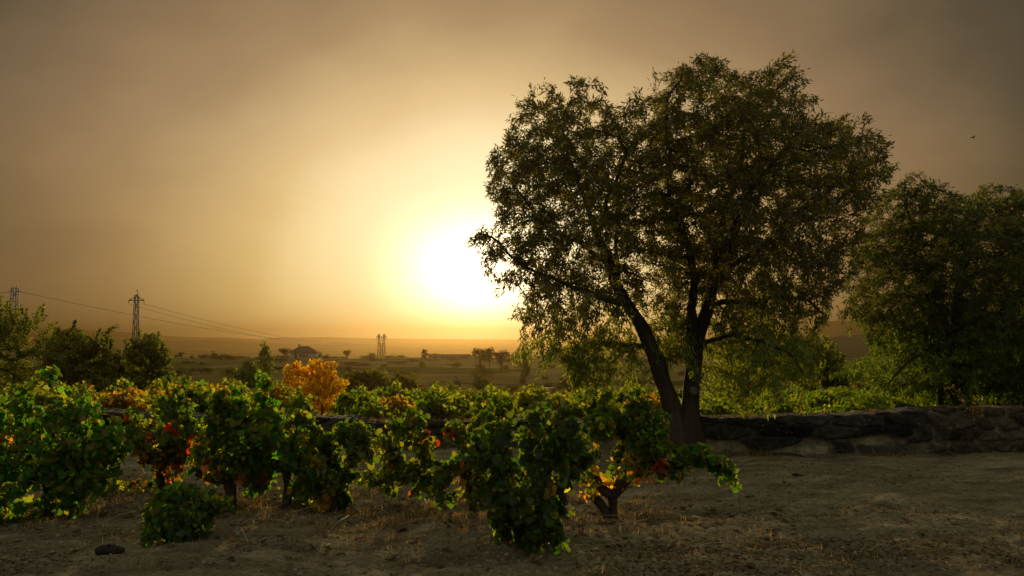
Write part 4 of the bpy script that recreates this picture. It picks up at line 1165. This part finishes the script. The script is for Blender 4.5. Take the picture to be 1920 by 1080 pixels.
# ------------------------------------------------------------------ pylons and wires
def lattice(g, base, top, wb, wt, n, r):
    base = np.array(base); top = np.array(top)
    cs = [(-1, -1), (1, -1), (1, 1), (-1, 1)]
    lv = []
    for i in range(n + 1):
        t = i / n; c = base * (1 - t) + top * t; w = (wb * (1 - t) + wt * t) / 2
        lv.append([c + np.array([a * w, b * w, 0]) for a, b in cs])
    for k in range(4): g.bar(lv[0][k], lv[-1][k], r)
    for i in range(n):
        for k in range(4):
            m = (k + 1) % 4
            a, b = (lv[i][k], lv[i + 1][m]) if (i + k) % 2 else (lv[i][m], lv[i + 1][k])
            g.bar(a, b, r * .55, 3)
        for k in range(4): g.bar(lv[i + 1][k], lv[i + 1][(k + 1) % 4], r * .5, 3)
def insulator(root, p, h=.45, r=.07):
    g = Geo(); p = np.array(p)
    g.tube([p, p - np.array([0, 0, h])], r * .4, 5)
    for k in range(4): g.tube([p - np.array([0, 0, h * (.2 + .2 * k)]), p - np.array([0, 0, h * (.26 + .2 * k)])], r, 8)
    g.build('insulator', M_WIRE, root)
# pole with one crossarm
Yp = 110.0
pb = at(252, 690, Yp); pz = zg(pb[0], Yp); pt = at(252.5, 553, Yp)[2] - pz
pole = empty('lattice_pole', (pb[0], Yp, pz), 'slender lattice power pole with one crossarm and a hooked top', 'power pole')
g = Geo(); lattice(g, (0, 0, -.2), (0, 0, pt), .75, .42, 16, .07); g.build('mast', M_STEEL, pole)
g = Geo(); za = pt - .75
for s in (-1, 1):
    g.bar((0, 0, za), (s * 1.1, 0, za), .07); g.bar((0, 0, za + .55), (s * 1.1, 0, za + .03), .05); g.bar((0, .2, za), (s * 1.1, 0, za), .05)
g.build('crossarm', M_STEEL, pole)
g = Geo(); g.tube([(0, 0, pt - .1), (.16, 0, pt + .3), (.18, 0, pt + .55), (.05, 0, pt + .68), (-.08, 0, pt + .55)], .055, 6); g.build('hook', M_STEEL, pole)
for x in (-1.05, 1.05): insulator(pole, (x, 0, za - .03))
# lattice pylon behind the thicket
Yq = 92.0
qb = at(22, 690, Yq); qz = zg(qb[0], Yq); qt = at(22, 540, Yq)[2] - qz
pyl = empty('lattice_pylon', (qb[0], Yq, qz), 'lattice pylon poking out above the tallest shrub of the thicket', 'pylon')
g = Geo(); lattice(g, (0, 0, -.2), (0, 0, qt), 1.0, .52, 15, .06); g.build('mast', M_STEEL, pyl)
g = Geo()
for s in (-1, 1): g.bar((s * .2, 0, qt - .1), (s * .2, 0, qt + .35), .05); g.bar((s * .05, 0, qt - .35), (s * .75, 0, qt - .45), .05)
g.build('crossarm', M_STEEL, pyl)
# twin mast pylon on the crest
Yt = 330.0
tb = at(715, 668, Yt); tz = zg(tb[0], Yt); tt = at(715, 626, Yt)[2] - tz
tw_ = empty('twin_pylon', (tb[0], Yt, tz), 'twin-mast lattice pylon standing on the far crest', 'pylon')
g = Geo()
for s in (-1, 1): lattice(g, (s * .95, 0, -.5), (s * 1.0, 0, tt), 1.35, .45, 7, .11)
for s in (-1, 1): g.bar((s * .8, 0, tt * .80), (0, 0, tt * .42), .11); g.bar((s * .9, 0, tt * .12), (0, 0, tt * .42), .11)
g.build('mast', M_STEEL, tw_)
g = Geo(); g.bar((-2.1, 0, tt - 1.3), (2.1, 0, tt - 1.3), .17); g.bar((-1.0, 0, tt - .2), (-2.1, 0, tt - 1.3), .1); g.bar((1.0, 0, tt - .2), (2.1, 0, tt - 1.3), .1)
g.build('crossarm', M_STEEL, tw_)
for x in (-2.0, 0, 2.0): insulator(tw_, (x, 0, tt - 1.35), 1.1, .14)
def wire(a, b, sag, label, r=.02):
    t = np.linspace(0, 1, 60)[:, None]; a = np.array(a); b = np.array(b)
    P = a * (1 - t) + b * t; P[:, 2] -= (4 * sag * t * (1 - t))[:, 0]
    g = Geo(); g.tube(P, r * np.linspace(1, 2.2, 60), 4)
    tag(g.build('power_line', M_WIRE, None, a), label, 'power line', 'power lines sagging across the valley')
w0 = np.array([tb[0], Yt, tz + tt - 2.4])
wire((qb[0] + .7, Yq, qz + qt - .45), w0 + np.array([-2.0, 0, 0]), 3.0, 'lowest wire, from the lattice pylon over the thicket to the crest')
wire((qb[0] - .7, Yq, qz + qt - .45), at(-80, 548, 80.0), .2, 'short wire leaving the lattice pylon toward the photo edge')
wire((pb[0] + 1.05, Yp, pz + za - .5), w0 + np.array([2.0, 0, 0]), 3.2, 'wire hung from the sunward tip of the pole crossarm')
wire((pb[0] - 1.05, Yp, pz + za - .5), w0, 3.8, 'wire hung from the thicket-side tip of the pole crossarm')

# ------------------------------------------------------------------ bird
g = Geo(); bp = at(1824, 258, 60.0)
g.tube(np.array([(-.14, 0, .03), (-.08, 0, .02), (.02, 0, 0), (.12, 0, -.02), (.2, 0, -.05)]), [.012, .035, .042, .028, .012], 8)
g.add([(-.04, -.02, .03), (.08, -.02, .02), (.12, -.2, .1), (.05, -.34, .02), (.03, -.2, .11)], None, [(0, 1, 2), (0, 2, 4), (4, 2, 3)])
g.add([(-.04, .02, .03), (.08, .02, .02), (.12, .2, .1), (.05, .34, .02), (.03, .2, .11)], None, [(0, 2, 1), (0, 4, 2), (4, 3, 2)])
b_ = g.build('bird', M_BIRD); b_.location = bp; tag(b_, 'tiny dark bird alone in the dim sky above the second almond', 'bird')

# ------------------------------------------------------------------ on the ground
def clod(u, v, w, h, label, seed):
    p = on_ground(u, v); p[2] = zg(p[0], p[1])
    V, Q = rounded_block((0, 0, h * .4), (w, w * .7, h), 2.6, 13, .035, seed)
    k = Geo(); k.add(V, Q); V, Q = rounded_block((-w * .05, 0, h * .95), (w * .2, w * .2, h * .5), 2.4, 7, .01, seed + 3); k.add(V, Q)
    V, Q = rounded_block((w * .45, .02, h * .3), (w * .4, w * .3, h * .5), 2.4, 7, .015, seed + 4); k.add(V, Q)
    o = k.build('clod', M_CLOD); o.location = p; tag(o, label, 'clod')
clod(205, 1046, .15, .06, 'black clod of earth lying alone on the pale soil below the small vine', 3)
clod(1495, 902, .16, .03, 'flat dark clod on the bare ground in front of the wall', 13)

def blades(name, pts, hgt, cols, rng, lean=.45, wid=.006):
    n = len(pts); d = rng.normal(0, 1, (n, 3)); d[:, 2] = 0; d = unit(d)
    side = np.stack([-d[:, 1], d[:, 0], np.zeros(n)], 1)
    side = unit(side + rng.normal(0, .6, (n, 3)) * np.array([1, 1, 0]))
    ln = rng.uniform(.1, 1, n)[:, None] * lean; h = hgt[:, None]
    up = np.array([0, 0, 1.0])
    w = wid * rng.uniform(.6, 1.4, (n, 1))
    a = pts - side * w; b = pts + side * w
    m = pts + up * h * .55 + d * h * ln * .35
    t = pts + up * h * (1 - ln * .35) + d * h * ln * 1.1
    V = np.stack([a, b, m + side * w * .7, m - side * w * .7, t], 1).reshape(-1, 3)
    k = np.arange(n)[:, None] * 5
    q = k + np.array([[0, 1, 2, 3]]); tr = k + np.array([[3, 2, 4]])
    c = np.array(cols)[rng.integers(0, len(cols), n)] * np.exp(rng.normal(0, .25, (n, 1)))
    return tag(mesh_obj(name, V, [q, tr], M_GRASS, None, np.repeat(np.clip(c, 0, .9), 5, 0)), kind='stuff')
STRAW = [(.28, .20, .09), (.22, .155, .07), (.36, .26, .13), (.16, .12, .05)]
rng = np.random.default_rng(91)
# dry tufts between and below the vines
n = 190000
u = rng.uniform(-100, 2000, n); v = rng.uniform(872, 1080, n)
d = np.array([on_ground(a, b) for a, b in zip(u, v)])
pn = fbm(np.stack([d[:, 0] * .9, d[:, 1] * .9, np.zeros(n)], 1), 3, 60)
band = np.exp(-((v - 945) / 45) ** 2) * np.clip((1330 - u) / 200, 0, 1)
keep = rng.random(n) < np.clip(band * (.85 + pn * 3.0), 0, 1) + .03 * (pn > .06)
d = d[keep]; d[:, 2] = zground(d[:, 0], d[:, 1]) - .005
clump = fbm(np.stack([d[:, 0] * 5, d[:, 1] * 5, np.zeros(len(d))], 1), 2, 66)
blades('dry_grass', d, np.clip(.03 + clump * .16, .008, .12) * rng.uniform(.6, 1.4, len(d)), STRAW + [(.34, .25, .12)], rng, 1.2, .0028)
# grass rooted along the top of the wall and the strip behind it
n = 36000
x = rng.uniform(-12, 9.5, n); p = np.stack([x, wall_y(x) + rng.uniform(-.15, .75, n), np.zeros(n)], 1)
onw = p[:, 1] < wall_y(x) + .2
pn = fbm(np.stack([x * 1.2, x * 0, x * 0], 1), 3, 71)
keep = (rng.random(n) < .35 + pn * 1.4)
p, onw, x = p[keep], onw[keep], x[keep]
zt = np.array([wall_top(a) for a in x])
p[:, 2] = np.where(onw, zt - .02, zground(p[:, 0], p[:, 1]))
hh = np.where(onw, rng.uniform(.015, .06, len(p)), rng.uniform(.2, .5, len(p)))
blades('wall_grass', p, hh, STRAW + [(.36, .18, .06), (.30, .15, .05)], rng, .9, .003)
n = 14000
x = rng.uniform(-8, 8.5, n); p = np.stack([x, wall_y(x) - .27 - np.abs(rng.normal(0, .16, n)), np.zeros(n)], 1)
p = p[rng.random(n) < .25 + 2.4 * fbm(np.stack([x * 1.5, x * 0, x * 0], 1), 3, 75)]
p[:, 2] = zground(p[:, 0], p[:, 1]) - .005
blades('foot_grass', p, rng.uniform(.02, .13, len(p)), STRAW + [(.06, .075, .022)], rng, .9, .003)
# pebbles and crumbs of soil
n = 5200
u = rng.uniform(-100, 2000, n); v = 862 + 218 * rng.random(n) ** .8
d = np.array([on_ground(a, b) for a, b in zip(u, v)]); d[:, 2] = zground(d[:, 0], d[:, 1])
ico = np.array([(1, 0, 0), (-1, 0, 0), (0, 1, 0), (0, -1, 0), (0, 0, 1), (0, 0, -1)], float)
it = np.array([(0, 2, 4), (2, 1, 4), (1, 3, 4), (3, 0, 4), (2, 0, 5), (1, 2, 5), (3, 1, 5), (0, 3, 5)])
s = .006 + .02 * rng.random(n) ** 5
V = d[:, None] + ico[None] * s[:, None, None] * rng.uniform(.5, 1.3, (n, 6, 1)) * np.array([1.2, 1.2, .7])
F = (it[None] + (np.arange(n) * 6)[:, None, None]).reshape(-1, 3)
m, nt = newmat('soil_crumb')
surf(nt, ramp(nt, noise(nt, pos(nt), 9, 3), [(.35, (.08, .06, .04)), (.65, (.26, .21, .15))]), 1.0, None, .05)
tag(mesh_obj('pebbles', V.reshape(-1, 3), [F], m, None, None, False), kind='stuff')
n = 1500
u = rng.uniform(-100, 2000, n); v = 858 + 225 * rng.random(n) ** .7
d = np.array([on_ground(a, b) for a, b in zip(u, v)])
pn = fbm(np.stack([d[:, 0] * 1.1, d[:, 1] * 1.1, np.zeros(n)], 1), 3, 170); d = d[pn > -.02]; n = len(d)
d[:, 2] = zground(d[:, 0], d[:, 1])
bv, bq = rounded_block((0, 0, 0), (1, 1, .7), 2.6, 5, .0, 1)
s_ = .012 + .055 * rng.random(n) ** 4
V = []
for q in range(n):
    w = bv * s_[q] * rng.uniform(.7, 1.3, 3); w = w + (fbm(w * 30 + q, 2, 3)[:, None]) * s_[q] * .7
    V.append(w + d[q])
V = np.concatenate(V); F = (bq[None] + (np.arange(n) * len(bv))[:, None, None]).reshape(-1, 4)
tag(mesh_obj('soil_clods', V, [F], M_GROUND, None, None, False), kind='stuff')
# fallen leaves and bits of stalk
n = 500
u = rng.uniform(-100, 1500, n); v = rng.normal(960, 48, n); ok = (v > 880) & (v < 1090); u, v = u[ok], v[ok]; n = len(u)
d = np.array([on_ground(a, b) for a, b in zip(u, v)]); d[:, 2] = zground(d[:, 0], d[:, 1]) + .008
V, F, k = leaves(d, rng.normal(0, 1, (n, 3)) * np.array([1, 1, .15]), np.array([0, 0, 1.0]) + rng.normal(0, .35, (n, 3)), rng.uniform(.03, .085, n), GRAPE_S)
c = np.array([(.10, .065, .035), (.13, .085, .045), (.07, .048, .03), (.18, .11, .05)])[rng.integers(0, 4, n)]
tag(mesh_obj('fallen_leaves', V, [F], M_GRASS, None, np.repeat(c, k, 0)), kind='stuff')
# crumbled dry litter lying flat on the soil
n = 60000
u = rng.uniform(-100, 2020, n); v = 856 + 230 * rng.random(n) ** .75
d = np.array([on_ground(a, b) for a, b in zip(u, v)])
pn = fbm(np.stack([d[:, 0] * .8, d[:, 1] * 1.6, np.zeros(n)], 1), 4, 160)
d = d[rng.random(n) < .25 + 2.2 * pn]; n = len(d); d[:, 2] = zground(d[:, 0], d[:, 1]) + .004
V, F, k = leaves(d, rng.normal(0, 1, (n, 3)) * np.array([1, 1, .25]), np.array([0, 0, 1.0]) + rng.normal(0, .5, (n, 3)), rng.uniform(.012, .05, n), (OVAL[0] * np.array([.5, 1, 1]), OVAL[1]))
c = np.array([(.05, .04, .022), (.08, .06, .032), (.13, .10, .055), (.20, .155, .09), (.035, .028, .016)])[rng.integers(0, 5, n)]
tag(mesh_obj('dry_litter', V, [F], M_GRASS, None, np.repeat(c, k, 0)), kind='stuff')
# long straw stalks
sg = Geo()
for k in range(70):
    u, v = rng.uniform(60, 1350), rng.normal(965, 35)
    if not 890 < v < 1065: continue
    p = on_ground(u, v); p[2] = zg(p[0], p[1]) + .012; a = rng.uniform(0, 3.14); L = rng.uniform(.15, .6)
    e = p + np.array([math.cos(a) * L, math.sin(a) * L, 0]); e[2] = zg(e[0], e[1]) + rng.uniform(.01, .12)
    sg.tube([p, (p + e) / 2 + np.array([0, 0, .02]), e], .0028, 4)
m, nt = newmat('straw'); surf(nt, ramp(nt, noise(nt, pos(nt), 5, 3), [(.3, (.2, .15, .08)), (.7, (.4, .32, .2))]), .9)
tag(sg.build('straw_stalks', m), kind='stuff')

# dry weeds on the wall end
def weed(label, u0, v0, u1, v1, Y, seed, n=60):
    rng = np.random.default_rng(seed)
    a = at(u0, v0, Y); b = at(u1, v1, Y)
    root = empty('dry_weed', a, label, 'weed')
    g = Geo(); t = np.linspace(0, 1, 10)[:, None]
    P = a * (1 - t) + b * t + np.sin(t * 3.1) * np.array([.03, -.02, .0]); g.tube(P, np.linspace(.008, .003, 10), 5)
    for k in range(5):
        q = P[3 + k]; g.tube([q, q + np.array([rng.uniform(-.08, .08), rng.uniform(-.05, .05), rng.uniform(.03, .1)])], .003, 3)
    g.build('stem', M_VBARK, root, a)
    bs = P[rng.integers(2, 10, n)] + rng.normal(0, .03, (n, 3))
    V, F, k = leaves(bs, rng.normal(0, .6, (n, 3)) + np.array([0, 0, .3]), rng.normal(0, 1, (n, 3)), rng.uniform(.02, .055, n), OVAL)
    c = np.array([(.28, .19, .07), (.35, .25, .10), (.20, .15, .05)])[rng.integers(0, 3, n)]
    mesh_obj('foliage', V, [F], M_GRASS, root, np.repeat(c, k, 0), True, a)
weed('leaning dry weed stalk rising from the top of the wall', 1822, 772, 1784, 728, 11.6, 1)
weed('upright straw-coloured weed against the fieldstone end of the wall', 1830, 792, 1833, 752, 11.32, 2, 80)
weed('short dry weed sprouting low beside the upright straw weed', 1818, 785, 1812, 768, 11.32, 4, 40)
